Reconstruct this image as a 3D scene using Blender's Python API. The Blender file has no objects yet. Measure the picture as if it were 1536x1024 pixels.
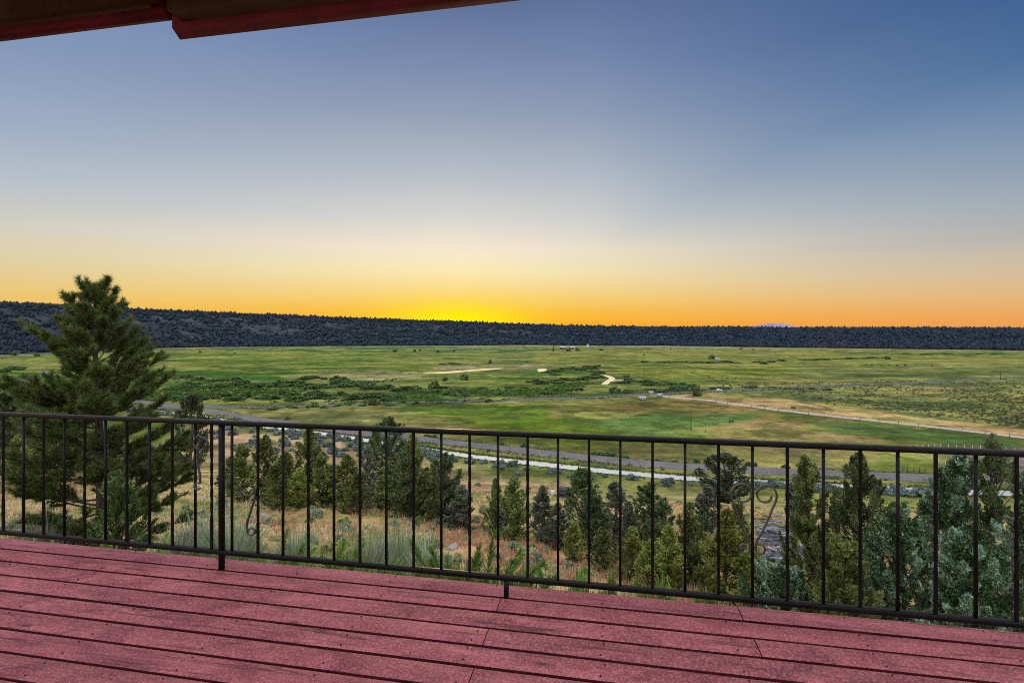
import bpy, math
import numpy as np
from mathutils import Vector

rnd = np.random.default_rng(7)
PI = math.pi
scene = bpy.context.scene
COL = scene.collection

# ------------------------------------------------------------------ basics
F = 768.0          # focal length in pixels of the 1536 px wide photograph
HY = 487.5         # eye level row
EYE = 1.5          # eye above the deck boards
VZ = -42.0         # level of the valley floor
TH = math.atan(0.183)
CT, ST = math.cos(TH), math.sin(TH)


def lin(r, g, b):
    def f(c):
        c /= 255.0
        return c / 12.92 if c <= 0.04045 else ((c + 0.055) / 1.055) ** 2.4
    return np.array((f(r), f(g), f(b)))


# ------------------------------------------------------------------ noise
def _hash(ix, iy, seed):
    h = (ix.astype(np.int64) * 374761393 + iy.astype(np.int64) * 668265263 + seed * 974634541) & 0xFFFFFFFF
    h = ((h ^ (h >> 13)) * 1274126177) & 0xFFFFFFFF
    h = h ^ (h >> 16)
    return (h & 0xFFFF) / 65535.0


def vnoise(x, y, seed=0):
    x = np.asarray(x, float); y = np.asarray(y, float)
    ix = np.floor(x); iy = np.floor(y)
    fx = x - ix; fy = y - iy
    fx = fx * fx * (3 - 2 * fx); fy = fy * fy * (3 - 2 * fy)
    a = _hash(ix, iy, seed); b = _hash(ix + 1, iy, seed)
    c = _hash(ix, iy + 1, seed); d = _hash(ix + 1, iy + 1, seed)
    return (a * (1 - fx) + b * fx) * (1 - fy) + (c * (1 - fx) + d * fx) * fy


def fbm(x, y, seed=0, oct=4, gain=0.5):
    t = 0; amp = 1.0; n = 0
    for k in range(oct):
        t = t + amp * vnoise(x * 2 ** k + 17.3 * k, y * 2 ** k - 9.1 * k, seed + k)
        n += amp; amp *= gain
    return t / n


def sstep(a, b, x):
    t = np.clip((x - a) / (b - a), 0, 1)
    return t * t * (3 - 2 * t)


# ------------------------------------------------------------------ terrain height
_u = np.array([-400, -20, 2.5, 4.5, 8, 17, 48, 78, 100, 118, 132, 142, 5000.])
_z = np.array([-1.0, -1.1, -1.5, -1.9, -3.6, -7.2, -16.2, -25., -31.8, -37.0, -40.6, -42., -42.])
_uu = np.concatenate([[-400], np.arange(-30, 170, 0.5), [5000]])
_zz = np.interp(_uu, _u, _z)
_k = np.ones(9) / 9
_zz[6:-6] = np.convolve(_zz, _k, 'same')[6:-6]


def H(x, y):
    x = np.asarray(x, float); y = np.asarray(y, float)
    u = y * CT + x * ST
    z = np.interp(u, _uu, _zz)
    m = sstep(4, 14, u) * (1 - sstep(115, 140, u))
    z = z + m * ((fbm(x * 0.11, y * 0.11, 3, 3) - 0.5) * 1.3 + (fbm(x * 0.6, y * 0.6, 9, 3) - 0.5) * 0.35)
    return z


def h1(x, y):
    return float(H(np.array([x]), np.array([y]))[0])


def ray_ground(px, py):
    d = np.concatenate([np.arange(3, 160, 0.1), np.arange(160, 2500, 1.0)])
    x = (px - 768) / F * d
    z = EYE + (HY - py) / F * d
    k = np.argmax(z < H(x, d))
    return x[k], d[k]


def gp(px, py, z=VZ):
    d = (EYE - z) * F / (py - HY)
    return ((px - 768) / F * d, d, z)


# ------------------------------------------------------------------ mesh helpers
def np_mesh(name, V, faces, mat=None, tone=None, color=None, smooth=False, mats=None, midx=None):
    V = np.asarray(V, np.float32).reshape(-1, 3)
    me = bpy.data.meshes.new(name)
    me.vertices.add(len(V)); me.vertices.foreach_set('co', V.ravel())
    faces = [np.asarray(f, np.int32) for f in faces if len(f)]
    nl = sum(f.size for f in faces); npoly = sum(len(f) for f in faces)
    me.loops.add(nl); me.polygons.add(npoly)
    me.loops.foreach_set('vertex_index', np.concatenate([f.ravel() for f in faces]))
    tot = np.concatenate([np.full(len(f), f.shape[1], np.int32) for f in faces])
    st = np.concatenate([[0], np.cumsum(tot)[:-1]]).astype(np.int32)
    me.polygons.foreach_set('loop_start', st)
    me.polygons.foreach_set('loop_total', tot)
    if smooth:
        me.polygons.foreach_set('use_smooth', np.ones(npoly, bool))
    if mats:
        for m in mats: me.materials.append(m)
        if midx is not None: me.polygons.foreach_set('material_index', np.asarray(midx, np.int32))
    elif mat:
        me.materials.append(mat)
    if tone is not None:
        a = me.attributes.new('tone', 'FLOAT', 'POINT'); a.data.foreach_set('value', np.asarray(tone, np.float32))
    if color is not None:
        a = me.attributes.new('Col', 'FLOAT_COLOR', 'POINT')
        c = np.ones((len(V), 4), np.float32); c[:, :3] = color
        a.data.foreach_set('color', c.ravel())
    me.update(calc_edges=True)
    me.validate()
    return me


class MB:
    def __init__(self):
        self.V = []; self.T = []; self.Q = []; self.tone = []; self.n = 0

    def add(self, V, T=None, Q=None, tone=0.5):
        V = np.asarray(V, float).reshape(-1, 3)
        if T is not None and len(T): self.T.append(np.asarray(T, int) + self.n)
        if Q is not None and len(Q): self.Q.append(np.asarray(Q, int) + self.n)
        self.V.append(V)
        self.tone.append(np.full(len(V), tone) if np.isscalar(tone) else np.asarray(tone))
        self.n += len(V)

    def box(self, c, s, R=None, tone=0.5, bevel=0.0):
        sx, sy, sz = [k / 2 for k in s]
        if bevel <= 0:
            v = np.array([[x, y, z] for x in (-sx, sx) for y in (-sy, sy) for z in (-sz, sz)])
            q = [[0, 1, 3, 2], [4, 6, 7, 5], [0, 4, 5, 1], [2, 3, 7, 6], [0, 2, 6, 4], [1, 5, 7, 3]]
            if R is not None: v = v @ np.asarray(R).T
            self.add(v + np.asarray(c), None, q, tone)
        else:
            b = bevel     # long axis x, chamfered in the y-z section
            sec = [(-sy + b, -sz), (sy - b, -sz), (sy, -sz + b), (sy, sz - b), (sy - b, sz), (-sy + b, sz), (-sy, sz - b), (-sy, -sz + b)]
            v = np.array([[x, y, z] for x in (-sx, sx) for y, z in sec])
            q = [[k, (k + 1) % 8, 8 + (k + 1) % 8, 8 + k] for k in range(8)]
            q += [[0, 7, 6, 1], [1, 6, 5, 2], [2, 5, 4, 3], [8, 9, 14, 15], [9, 10, 13, 14], [10, 11, 12, 13]]
            if R is not None: v = v @ np.asarray(R).T
            self.add(v + np.asarray(c), None, q, tone)

    def tube(self, pts, rad, n=6, tone=0.5, cap=True, flat=1.0):
        P = np.asarray(pts, float); m = len(P)
        rad = np.full(m, rad) if np.isscalar(rad) else np.asarray(rad, float)
        T = np.gradient(P, axis=0); T /= np.linalg.norm(T, axis=1)[:, None] + 1e-9
        up = np.array([0.03, 0.02, 1.0]) if abs(T[:, 2]).mean() < 0.8 else np.array([0.02, 1.0, 0.03])
        A = np.cross(T, up); A /= np.linalg.norm(A, axis=1)[:, None] + 1e-9
        B = np.cross(T, A)
        ang = np.arange(n) * 2 * PI / n + PI / n
        ring = P[:, None, :] + rad[:, None, None] * (np.cos(ang)[None, :, None] * A[:, None, :] + flat * np.sin(ang)[None, :, None] * B[:, None, :])
        V = ring.reshape(-1, 3)
        i = np.arange(m - 1)[:, None] * n; j = np.arange(n)[None, :]; j2 = (j + 1) % n
        Q = np.stack([i + j, i + n + j, i + n + j2, i + j2], -1).reshape(-1, 4)
        Tr = []
        if cap:
            V = np.concatenate([V, P[:1], P[-1:]])
            for k in range(n):
                Tr.append([m * n, k, (k + 1) % n]); Tr.append([m * n + 1, (m - 1) * n + (k + 1) % n, (m - 1) * n + k])
        self.add(V, Tr, Q, tone)

    def mesh(self, name, mat, smooth=False, loc=None):
        V = np.concatenate(self.V)
        if loc is not None: V = V - np.asarray(loc)
        f = []
        if self.T: f.append(np.concatenate(self.T))
        if self.Q: f.append(np.concatenate(self.Q))
        return np_mesh(name, V, f, mat, tone=np.concatenate(self.tone), smooth=smooth)

    def build(self, name, mat, parent=None, smooth=False, loc=None):
        return link(name, self.mesh(name, mat, smooth, loc), parent)


def link(name, data, parent=None, loc=None):
    o = bpy.data.objects.new(name, data)
    COL.objects.link(o)
    if parent is not None: o.parent = parent
    if loc is not None: o.location = loc
    return o


def tag(o, label=None, cat=None, group=None, kind=None):
    if label: o['label'] = label
    if cat: o['category'] = cat
    if group: o['group'] = group
    if kind: o['kind'] = kind
    return o


def thing(name, label, cat, loc=(0, 0, 0), rz=0.0, group=None, scale=None):
    o = link(name, None)
    o.location = loc; o.rotation_euler = (0, 0, rz)
    o.empty_display_size = 0.3
    if scale is not None: o.scale = scale
    return tag(o, label, cat, group)


def unit(v):
    return v / (np.linalg.norm(v, axis=-1, keepdims=True) + 1e-9)


# ------------------------------------------------------------------ materials
def new_mat(name):
    m = bpy.data.materials.new(name); m.use_nodes = True
    nt = m.node_tree; nt.nodes.clear()
    out = nt.nodes.new('ShaderNodeOutputMaterial')
    return m, nt, out


class N:
    """tiny node wrapper"""
    def __init__(self, nt): self.nt = nt

    def node(self, t, **kw):
        n = self.nt.nodes.new(t)
        for k, v in kw.items(): setattr(n, k, v)
        return n

    def put(self, sock, v):
        if isinstance(v, bpy.types.NodeSocket): self.nt.links.new(v, sock)
        elif isinstance(v, (tuple, list, np.ndarray)):
            v = [float(q) for q in v]
            if len(sock.default_value) == 4 and len(v) == 3: v.append(1.0)
            sock.default_value = v
        else: sock.default_value = v

    def math(self, op, a, b=0.0, c=None, clamp=False):
        n = self.node('ShaderNodeMath', operation=op, use_clamp=clamp)
        self.put(n.inputs[0], a); self.put(n.inputs[1], b)
        if c is not None: self.put(n.inputs[2], c)
        return n.outputs[0]

    def mix(self, f, a, b, mode='MIX'):
        n = self.node('ShaderNodeMix', data_type='RGBA', blend_type=mode)
        self.put(n.inputs[0], f); self.put(n.inputs[6], a); self.put(n.inputs[7], b)
        return n.outputs[2]

    def noise(self, vec, scale, detail=3.0, rough=0.55, dist=0.0):
        n = self.node('ShaderNodeTexNoise')
        if vec is not None: self.put(n.inputs['Vector'], vec)
        n.inputs['Scale'].default_value = scale; n.inputs['Detail'].default_value = detail
        n.inputs['Roughness'].default_value = rough; n.inputs['Distortion'].default_value = dist
        return n.outputs[0]

    def mapr(self, v, a, b, c=0.0, d=1.0):
        n = self.node('ShaderNodeMapRange'); self.put(n.inputs[0], v)
        for i, q in enumerate((a, b, c, d)): n.inputs[i + 1].default_value = q
        return n.outputs[0]

    def ramp(self, v, els, interp='LINEAR'):
        n = self.node('ShaderNodeValToRGB'); self.put(n.inputs[0], v)
        cr = n.color_ramp; cr.interpolation = interp
        while len(cr.elements) < len(els): cr.elements.new(0.5)
        for e, (p, c) in zip(cr.elements, els):
            e.position = p; e.color = (float(c[0]), float(c[1]), float(c[2]), 1)
        return n.outputs[0]

    def attr(self, name, out='Fac'):
        n = self.node('ShaderNodeAttribute', attribute_name=name); return n.outputs[out]

    def mapping(self, vec, scale=(1, 1, 1), rot=(0, 0, 0)):
        n = self.node('ShaderNodeMapping'); self.put(n.inputs['Vector'], vec)
        n.inputs['Scale'].default_value = scale; n.inputs['Rotation'].default_value = rot
        return n.outputs[0]

    def bump(self, h, strength=0.3, dist=0.01):
        n = self.node('ShaderNodeBump'); self.put(n.inputs['Height'], h)
        n.inputs['Strength'].default_value = strength; n.inputs['Distance'].default_value = dist
        return n.outputs[0]

    def principled(self, color, rough=0.7, spec=0.3, metal=0.0, normal=None):
        n = self.node('ShaderNodeBsdfPrincipled')
        self.put(n.inputs['Base Color'], color); self.put(n.inputs['Roughness'], rough)
        n.inputs['Specular IOR Level'].default_value = spec; n.inputs['Metallic'].default_value = metal
        if normal is not None: self.put(n.inputs['Normal'], normal)
        return n.outputs[0]


def plain(name, c, rough=0.7, spec=0.3, metal=0.0, var=0.25, scale=6.0, bump=0.0):
    m, nt, out = new_mat(name); g = N(nt)
    tc = g.node('ShaderNodeTexCoord').outputs['Object']
    n = g.noise(tc, scale, 4)
    c = np.asarray(c)
    col = g.mix(g.mapr(n, 0.3, 0.7), c * (1 - var), c * (1 + var))
    nor = g.bump(g.noise(tc, scale * 6, 3), bump, 0.01) if bump else None
    nt.links.new(g.principled(col, rough, spec, metal, nor), out.inputs[0])
    return m


def foliage(name, dark, light, trans=0.25, spec=0.25, rough=0.55, objvar=0.25, gam=1.0, mid=None):
    m, nt, out = new_mat(name); g = N(nt)
    t = g.math('POWER', g.attr('tone'), gam)
    col = g.mix(t, dark, light) if mid is None else g.ramp(t, [(0.0, dark), (0.45, mid), (1.0, light)])
    oi = g.node('ShaderNodeObjectInfo')
    hsv = g.node('ShaderNodeHueSaturation')
    g.put(hsv.inputs['Color'], col)
    g.put(hsv.inputs['Value'], g.mapr(oi.outputs['Random'], 0, 1, 1 - objvar, 1 + objvar))
    g.put(hsv.inputs['Hue'], g.mapr(oi.outputs['Random'], 0, 1, 0.485, 0.51))
    p = g.principled(hsv.outputs[0], rough, spec)
    tr = g.node('ShaderNodeBsdfTranslucent'); g.put(tr.inputs[0], hsv.outputs[0])
    mx = g.node('ShaderNodeMixShader'); mx.inputs[0].default_value = trans
    nt.links.new(p, mx.inputs[1]); nt.links.new(tr.outputs[0], mx.inputs[2])
    nt.links.new(mx.outputs[0], out.inputs[0])
    return m


M = {}
M['juniper'] = foliage('juniper_foliage', (0.056, 0.080, 0.020), (0.290, 0.335, 0.105))
M['juniper_dark'] = foliage('dark_juniper_foliage', (0.032, 0.056, 0.020), (0.210, 0.275, 0.105))
M['juniper_round'] = foliage('dense_juniper_foliage', (0.020, 0.034, 0.014), (0.115, 0.155, 0.062))
M['juniper_bright'] = foliage('young_juniper_foliage', (0.090, 0.115, 0.018), (0.360, 0.390, 0.095))
M['juniper_blue'] = foliage('blue_juniper_foliage', (0.026, 0.056, 0.028), (0.430, 0.600, 0.460), gam=1.05, mid=(0.105, 0.170, 0.058))
M['juniper_grey'] = foliage('grey_juniper_foliage', (0.050, 0.064, 0.040), (0.220, 0.250, 0.165))
M['pine'] = foliage('pine_needles', (0.030, 0.054, 0.012), (0.175, 0.220, 0.058), trans=0.2)
M['frond'] = foliage('creeping_juniper_foliage', (0.050, 0.110, 0.016), (0.210, 0.360, 0.075))
M['young'] = foliage('feathery_juniper_foliage', (0.050, 0.085, 0.022), (0.230, 0.330, 0.110))
M['sage'] = foliage('sagebrush_leaves', (0.130, 0.160, 0.090), (0.390, 0.440, 0.280))
M['canal_sage'] = foliage('canal_brush_leaves', (0.070, 0.098, 0.084), (0.250, 0.310, 0.275))
M['rabbit'] = foliage('rabbitbrush_leaves', (0.220, 0.230, 0.080), (0.600, 0.570, 0.280))
M['weed'] = foliage('green_weed_leaves', (0.070, 0.120, 0.020), (0.230, 0.330, 0.080))
M['willow'] = foliage('willow_leaves', (0.024, 0.052, 0.014), (0.110, 0.180, 0.055))
M['grass_blade'] = None
M['bark'] = plain('bark', (0.075, 0.055, 0.042), 0.9, 0.1, var=0.5, scale=14, bump=0.5)
M['deadwood'] = plain('weathered_wood', (0.21, 0.215, 0.245), 0.85, 0.15, var=0.45, scale=9, bump=0.4)
M['deadwood_dark'] = plain('dark_weathered_wood', (0.065, 0.068, 0.085), 0.85, 0.15, var=0.5, scale=9, bump=0.4)
M['rock'] = plain('lava_rock', (0.24, 0.22, 0.21), 0.9, 0.2, var=0.4, scale=5, bump=0.6)
M['white_paint'] = plain('white_paint', (0.42, 0.43, 0.44), 0.5, 0.4, var=0.06)
M['grey_metal'] = plain('grey_siding', (0.36, 0.42, 0.46), 0.5, 0.4, var=0.1)
M['roof_metal'] = plain('roof_sheet', (0.40, 0.41, 0.43), 0.5, 0.4, var=0.08)
M['dark_paint'] = plain('dark_paint', (0.02, 0.022, 0.028), 0.4, 0.5, var=0.2)
M['glass'] = plain('window_glass', (0.03, 0.04, 0.05), 0.1, 0.6, var=0.1)
M['rubber'] = plain('rubber', (0.02, 0.02, 0.02), 0.8, 0.2)
M['post_wood'] = plain('post_wood', (0.09, 0.07, 0.055), 0.9, 0.1, var=0.4)
M['pole_wood'] = plain('pole_wood', (0.07, 0.055, 0.045), 0.9, 0.1, var=0.3)
M['wire'] = plain('fence_wire', (0.12, 0.115, 0.11), 0.5, 0.4)
M['hide'] = plain('dark_hide', (0.022, 0.017, 0.014), 0.6, 0.3, var=0.3)
M['cap_grey'] = plain('grey_canopy', (0.50, 0.54, 0.60), 0.5, 0.4, var=0.1)


def iron_mat():
    m, nt, out = new_mat('black_iron_paint'); g = N(nt)
    tc = g.node('ShaderNodeTexCoord').outputs['Object']
    n = g.noise(tc, 22, 5); n2 = g.noise(tc, 160, 3)
    col = g.mix(g.mapr(n, 0.45, 0.72), (0.0040, 0.0040, 0.0044), (0.0095, 0.0085, 0.0082))
    rust = g.math('GREATER_THAN', g.noise(tc, 45, 4), 0.74)
    col = g.mix(g.math('MULTIPLY', rust, 0.6), col, (0.07, 0.035, 0.025))
    nt.links.new(g.principled(col, g.mapr(n, 0.3, 0.7, 0.36, 0.5), 0.13, 0.0, g.bump(n2, 0.15, 0.002)), out.inputs[0])
    return m


M['iron'] = iron_mat()
M['scroll'] = plain('scroll_iron', (0.040, 0.039, 0.038), 0.42, 0.5, var=0.3, scale=30)


def deck_mat():
    m, nt, out = new_mat('red_deck_stain'); g = N(nt)
    tc = g.node('ShaderNodeTexCoord').outputs['Object']
    tone = g.attr('tone')
    vec = g.node('ShaderNodeVectorMath', operation='ADD')
    cmb = g.node('ShaderNodeCombineXYZ'); g.put(cmb.inputs[0], g.math('MULTIPLY', tone, 37.0)); g.put(cmb.inputs[2], g.math('MULTIPLY', tone, 91.0))
    g.put(vec.inputs[0], tc); g.put(vec.inputs[1], cmb.outputs[0]); v = vec.outputs[0]
    grain = g.noise(g.mapping(v, (1.6, 30, 3)), 1.0, 7, 0.72, 1.2)
    fine = g.noise(g.mapping(v, (60, 260, 60)), 1.0, 3, 0.6)
    speck = g.noise(g.mapping(v, (105, 78, 90)), 1.0, 2, 0.75)
    blot = g.noise(g.mapping(v, (2.6, 5.5, 2)), 1.0, 6, 0.68, 0.8)
    base = g.mix(tone, (0.060, 0.0046, 0.0120), (0.110, 0.0090, 0.0210))
    worn = (0.46, 0.132, 0.142)
    f = g.math('ADD', g.math('MULTIPLY', g.mapr(blot, 0.34, 0.68), 0.48), g.math('MULTIPLY', g.mapr(speck, 0.44, 0.70), 0.62))
    f = g.math('ADD', f, g.math('MULTIPLY', g.mapr(grain, 0.3, 0.7), 0.20), clamp=True)
    col = g.mix(f, base, worn)
    dark = g.mapr(grain, 0.53, 0.66, 0.0, 0.85)
    col = g.mix(dark, col, (0.050, 0.006, 0.011))
    vor = g.node('ShaderNodeTexVoronoi'); g.put(vor.inputs['Vector'], g.mapping(v, (1.6, 5.0, 1.0))); vor.inputs['Scale'].default_value = 1.0
    knot = g.mapr(vor.outputs['Distance'], 0.03, 0.075, 0.8, 0.0)
    col = g.mix(knot, col, (0.055, 0.010, 0.014))
    hgt = g.math('ADD', g.math('MULTIPLY', grain, 0.7), g.math('MULTIPLY', speck, 0.8))
    nt.links.new(g.principled(col, g.mapr(fine, 0.3, 0.7, 0.48, 0.72), 0.30, 0.0, g.bump(hgt, 0.8, 0.006)), out.inputs[0])
    return m


M['deck'] = deck_mat()
M['plank_edge'] = plain('dark_plank_edge', (0.045, 0.007, 0.010), 0.9, 0.1, var=0.4)  # darker colour for plank sides and screw heads
M['fascia'] = plain('dark_red_eave_paint', (0.105, 0.0070, 0.0190), 0.7, 0.25, var=0.3, scale=7, bump=0.3)
M['eave_brown'] = plain('brown_eave_paint', (0.052, 0.0240, 0.0100), 0.75, 0.2, var=0.3, scale=9, bump=0.3)
M['rafter'] = plain('brown_rafter_paint', (0.150, 0.075, 0.036), 0.75, 0.2, var=0.3, scale=9, bump=0.3)


def ground_mat():
    m, nt, out = new_mat('ground_cover'); g = N(nt)
    geo = g.node('ShaderNodeNewGeometry').outputs['Position']
    col = g.attr('Col', 'Color')
    n1 = g.noise(geo, 0.9, 6, 0.65); n2 = g.noise(geo, 0.16, 5, 0.62); n3 = g.noise(geo, 4.5, 4, 0.6)
    f = g.math('ADD', g.math('MULTIPLY', g.mapr(n1, 0.25, 0.75), 0.5), g.math('MULTIPLY', g.mapr(n2, 0.28, 0.72), 0.5))
    f = g.math('ADD', g.math('MULTIPLY', f, 0.8), g.math('MULTIPLY', g.mapr(n3, 0.3, 0.7), 0.2))
    hsv = g.node('ShaderNodeHueSaturation'); g.put(hsv.inputs['Color'], col)
    n4 = g.noise(g.mapping(geo, (0.6, 1.5, 1)), 0.035, 6, 0.68)
    v = g.math('MULTIPLY', g.mapr(f, 0.2, 0.8, 0.42, 1.55), g.mapr(n4, 0.30, 0.70, 0.52, 1.42))
    g.put(hsv.inputs['Value'], v); hsv.inputs['Saturation'].default_value = 1.04
    g.put(hsv.inputs['Hue'], g.mapr(g.noise(geo, 0.07, 4, 0.6), 0.3, 0.7, 0.488, 0.508))
    nt.links.new(g.principled(hsv.outputs[0], 0.95, 0.05, 0.0, g.bump(f, 0.8, 0.5)), out.inputs[0])
    return m


M['ground'] = ground_mat()


def col_mat(name, rough=0.9):
    m, nt, out = new_mat(name); g = N(nt)
    nt.links.new(g.principled(g.attr('Col', 'Color'), rough, 0.1), out.inputs[0]); return m


def grass_mat():
    m, nt, out = new_mat('grass_blades'); g = N(nt)
    c = g.attr('Col', 'Color')
    p = g.principled(c, 0.7, 0.2)
    tr = g.node('ShaderNodeBsdfTranslucent'); g.put(tr.inputs[0], c)
    mx = g.node('ShaderNodeMixShader'); mx.inputs[0].default_value = 0.3
    nt.links.new(p, mx.inputs[1]); nt.links.new(tr.outputs[0], mx.inputs[2]); nt.links.new(mx.outputs[0], out.inputs[0])
    return m


M['grass'] = grass_mat()
M['far_trees'] = col_mat('far_wood_foliage')


def hill_mat():
    m, nt, out = new_mat('hillside'); g = N(nt)
    geo = g.node('ShaderNodeNewGeometry').outputs['Position']
    n = g.noise(geo, 0.045, 6, 0.65); n2 = g.noise(geo, 0.012, 4, 0.6)
    col = g.mix(g.mapr(n, 0.42, 0.66), (0.017, 0.021, 0.027), (0.048, 0.051, 0.060))  # bluish cast of haze put into the hillside colours
    col = g.mix(g.mapr(n2, 0.55, 0.75, 0, 0.55), col, (0.080, 0.083, 0.094))
    nt.links.new(g.principled(col, 0.95, 0.05), out.inputs[0]); return m


M['hill'] = hill_mat()
M['mountain'] = plain('distant_mountain', (0.26, 0.20, 0.28), 0.95, 0.05, var=0.15, scale=0.004)  # purple haze of distance put into the rock colour


def gravel_mat(name, a, b, sc=1.2):
    m, nt, out = new_mat(name); g = N(nt)
    geo = g.node('ShaderNodeNewGeometry').outputs['Position']
    n = g.noise(geo, sc, 6, 0.7); n2 = g.noise(geo, 0.15, 4, 0.6)
    f = g.math('ADD', g.math('MULTIPLY', g.mapr(n, 0.3, 0.7), 0.6), g.math('MULTIPLY', g.mapr(n2, 0.3, 0.7), 0.4))
    nt.links.new(g.principled(g.mix(f, a, b), 0.9, 0.15, 0, g.bump(n, 0.5, 0.05)), out.inputs[0]); return m


M['road'] = gravel_mat('gravel_road', (0.072, 0.063, 0.060), (0.172, 0.155, 0.150))
M['track'] = gravel_mat('dirt_track', (0.26, 0.20, 0.19), (0.48, 0.38, 0.34))
M['road_far'] = gravel_mat('cinder_road', (0.050, 0.048, 0.052), (0.150, 0.140, 0.145))


def water_mat():
    m, nt, out = new_mat('water'); g = N(nt)
    geo = g.node('ShaderNodeNewGeometry').outputs['Position']
    n = g.noise(g.mapping(geo, (0.7, 1.6, 1)), 1.0, 4, 0.6)
    p = g.node('ShaderNodeBsdfPrincipled')
    g.put(p.inputs['Base Color'], (0.62, 0.59, 0.51)); p.inputs['Roughness'].default_value = 0.10
    p.inputs['IOR'].default_value = 1.33
    gl = g.node('ShaderNodeBsdfGlossy'); g.put(gl.inputs['Color'], (1.0, 0.96, 0.88)); gl.inputs['Roughness'].default_value = 0.10
    bn = g.bump(n, 0.05, 0.1)
    nt.links.new(bn, p.inputs['Normal']); nt.links.new(bn, gl.inputs['Normal'])
    mx = g.node('ShaderNodeMixShader'); mx.inputs[0].default_value = 0.58
    nt.links.new(p.outputs[0], mx.inputs[1]); nt.links.new(gl.outputs[0], mx.inputs[2]); nt.links.new(mx.outputs[0], out.inputs[0])
    return m


M['water'] = water_mat()

# ------------------------------------------------------------------ camera
cam = bpy.data.cameras.new('camera')
cam.sensor_width = 36; cam.lens = 36 * F / 1536
cam.shift_y = -(512 - HY) / 1536
cam.clip_start = 0.05; cam.clip_end = 40000
co = link('camera', cam); co.location = (0, 0, EYE); co.rotation_euler = (PI / 2, 0, 0)
scene.camera = co

# ------------------------------------------------------------------ sky and sun
SUN_AZ = math.atan2(685 - 768, F)
SUN_EL = math.radians(0.9)


def build_world():
    w = bpy.data.worlds.new('World'); scene.world = w; w.use_nodes = True
    nt = w.node_tree; nt.nodes.clear(); g = N(nt)
    out = g.node('ShaderNodeOutputWorld'); bg = g.node('ShaderNodeBackground')
    d = g.node('ShaderNodeTexCoord').outputs['Generated']
    sx = g.node('ShaderNodeSeparateXYZ'); g.put(sx.inputs[0], d)
    X, Y, Z = sx.outputs
    el = g.math('MULTIPLY', g.math('ARCSINE', Z), 180 / PI)
    az = g.math('MULTIPLY', g.math('ARCTAN2', X, Y), 180 / PI)
    # faint streaks keep the gradient from being perfectly smooth
    st = g.noise(g.mapping(d, (2.0, 2.0, 26.0)), 1.6, 4, 0.55)
    el2 = g.math('ADD', el, g.math('MULTIPLY', g.math('SUBTRACT', st, 0.5), g.mapr(el, 0.5, 9, 0.1, 0.9)))
    p = g.math('DIVIDE', el2, 60.0, clamp=True)

    def R(rows):
        return g.ramp(p, [(e / 60.0, lin(*c)) for e, c in rows])
    sun = R([(0, (255, 174, 26)), (0.7, (255, 186, 34)), (1.6, (254, 194, 56)), (3.2, (252, 214, 112)), (6.0, (254, 236, 180)), (8.2, (250, 235, 206)),
             (11.5, (220, 217, 210)), (16.6, (184, 190, 199)), (22, (150, 163, 184)), (27, (122, 140, 174)), (33, (90, 108, 148)), (60, (80, 105, 150))])
    right = R([(0, (238, 158, 84)), (1.0, (236, 168, 98)), (2.4, (226, 182, 130)), (4.4, (209, 188, 160)), (7.0, (182, 180, 176)), (10, (172, 180, 188)),
               (16, (152, 168, 188)), (21, (128, 147, 178)), (26, (102, 124, 164)), (33, (88, 110, 154)), (60, (56, 86, 140))])
    left = R([(0, (234, 172, 60)), (1.0, (238, 188, 86)), (2.8, (230, 198, 130)), (5, (214, 199, 162)), (8, (194, 197, 190)), (11.5, (168, 182, 198)),
              (16, (143, 165, 194)), (21, (124, 147, 184)), (26, (112, 140, 184)), (33, (100, 130, 180)), (60, (90, 120, 176))])
    dz = g.math('SUBTRACT', az, math.degrees(SUN_AZ))
    side = g.mix(g.mapr(dz, -38, 38), left, right)
    away = g.math('ABSOLUTE', dz)
    fs = g.node('ShaderNodeMapRange', interpolation_type='SMOOTHSTEP'); g.put(fs.inputs[0], away)
    fs.inputs[1].default_value = -9; fs.inputs[2].default_value = 62
    col = g.mix(fs.outputs[0], sun, side)
    # the sky deepens away from the sunset, northwards
    deep = g.mapr(dz, 15, 56, 1.0, 0.06); deep = g.math('MAXIMUM', deep, g.mapr(g.math('DIVIDE', Z, g.math('MAXIMUM', Y, 0.25)), 0.14, 0.60, 1.0, 0.0))
    col = g.mix(1.0, col, g.mix(deep, (0.20, 0.44, 0.70), (1, 1, 1)), 'MULTIPLY')
    # pool of yellow light where the sun has just gone behind the ridge
    gx = g.math('DIVIDE', dz, 7.5); gy = g.math('DIVIDE', g.math('SUBTRACT', el, 0.2), 2.3)
    r2 = g.math('ADD', g.math('MULTIPLY', gx, gx), g.math('MULTIPLY', gy, gy))
    glow = g.math('EXPONENT', g.math('MULTIPLY', r2, -1.0))
    col = g.mix(g.math('MULTIPLY', glow, 1.0), col, lin(255, 242, 8))
    # sky past the frame edge is raised by hand to lift the ground
    # fill light added overhead and eastwards, unseen, brighter than the dusk sky itself
    upf = g.node('ShaderNodeMapRange', interpolation_type='SMOOTHSTEP'); g.put(upf.inputs[0], el)
    upf.inputs[1].default_value = 36; upf.inputs[2].default_value = 62
    bk = g.node('ShaderNodeMapRange', interpolation_type='SMOOTHSTEP'); g.put(bk.inputs[0], g.math('ABSOLUTE', az))
    bk.inputs[1].default_value = 68; bk.inputs[2].default_value = 115
    fill = g.math('MAXIMUM', upf.outputs[0], bk.outputs[0])
    fill_col = g.mix(g.mapr(el, 0, 50), (1.05, 0.97, 0.94), (2.20, 2.30, 2.50))
    col = g.mix(fill, col, fill_col)
    low = g.mapr(el, -2.0, -0.3)
    col = g.mix(low, (0.08, 0.08, 0.06), col)
    g.put(bg.inputs[0], col); bg.inputs[1].default_value = 1.0
    nt.links.new(bg.outputs[0], out.inputs[0])


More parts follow.
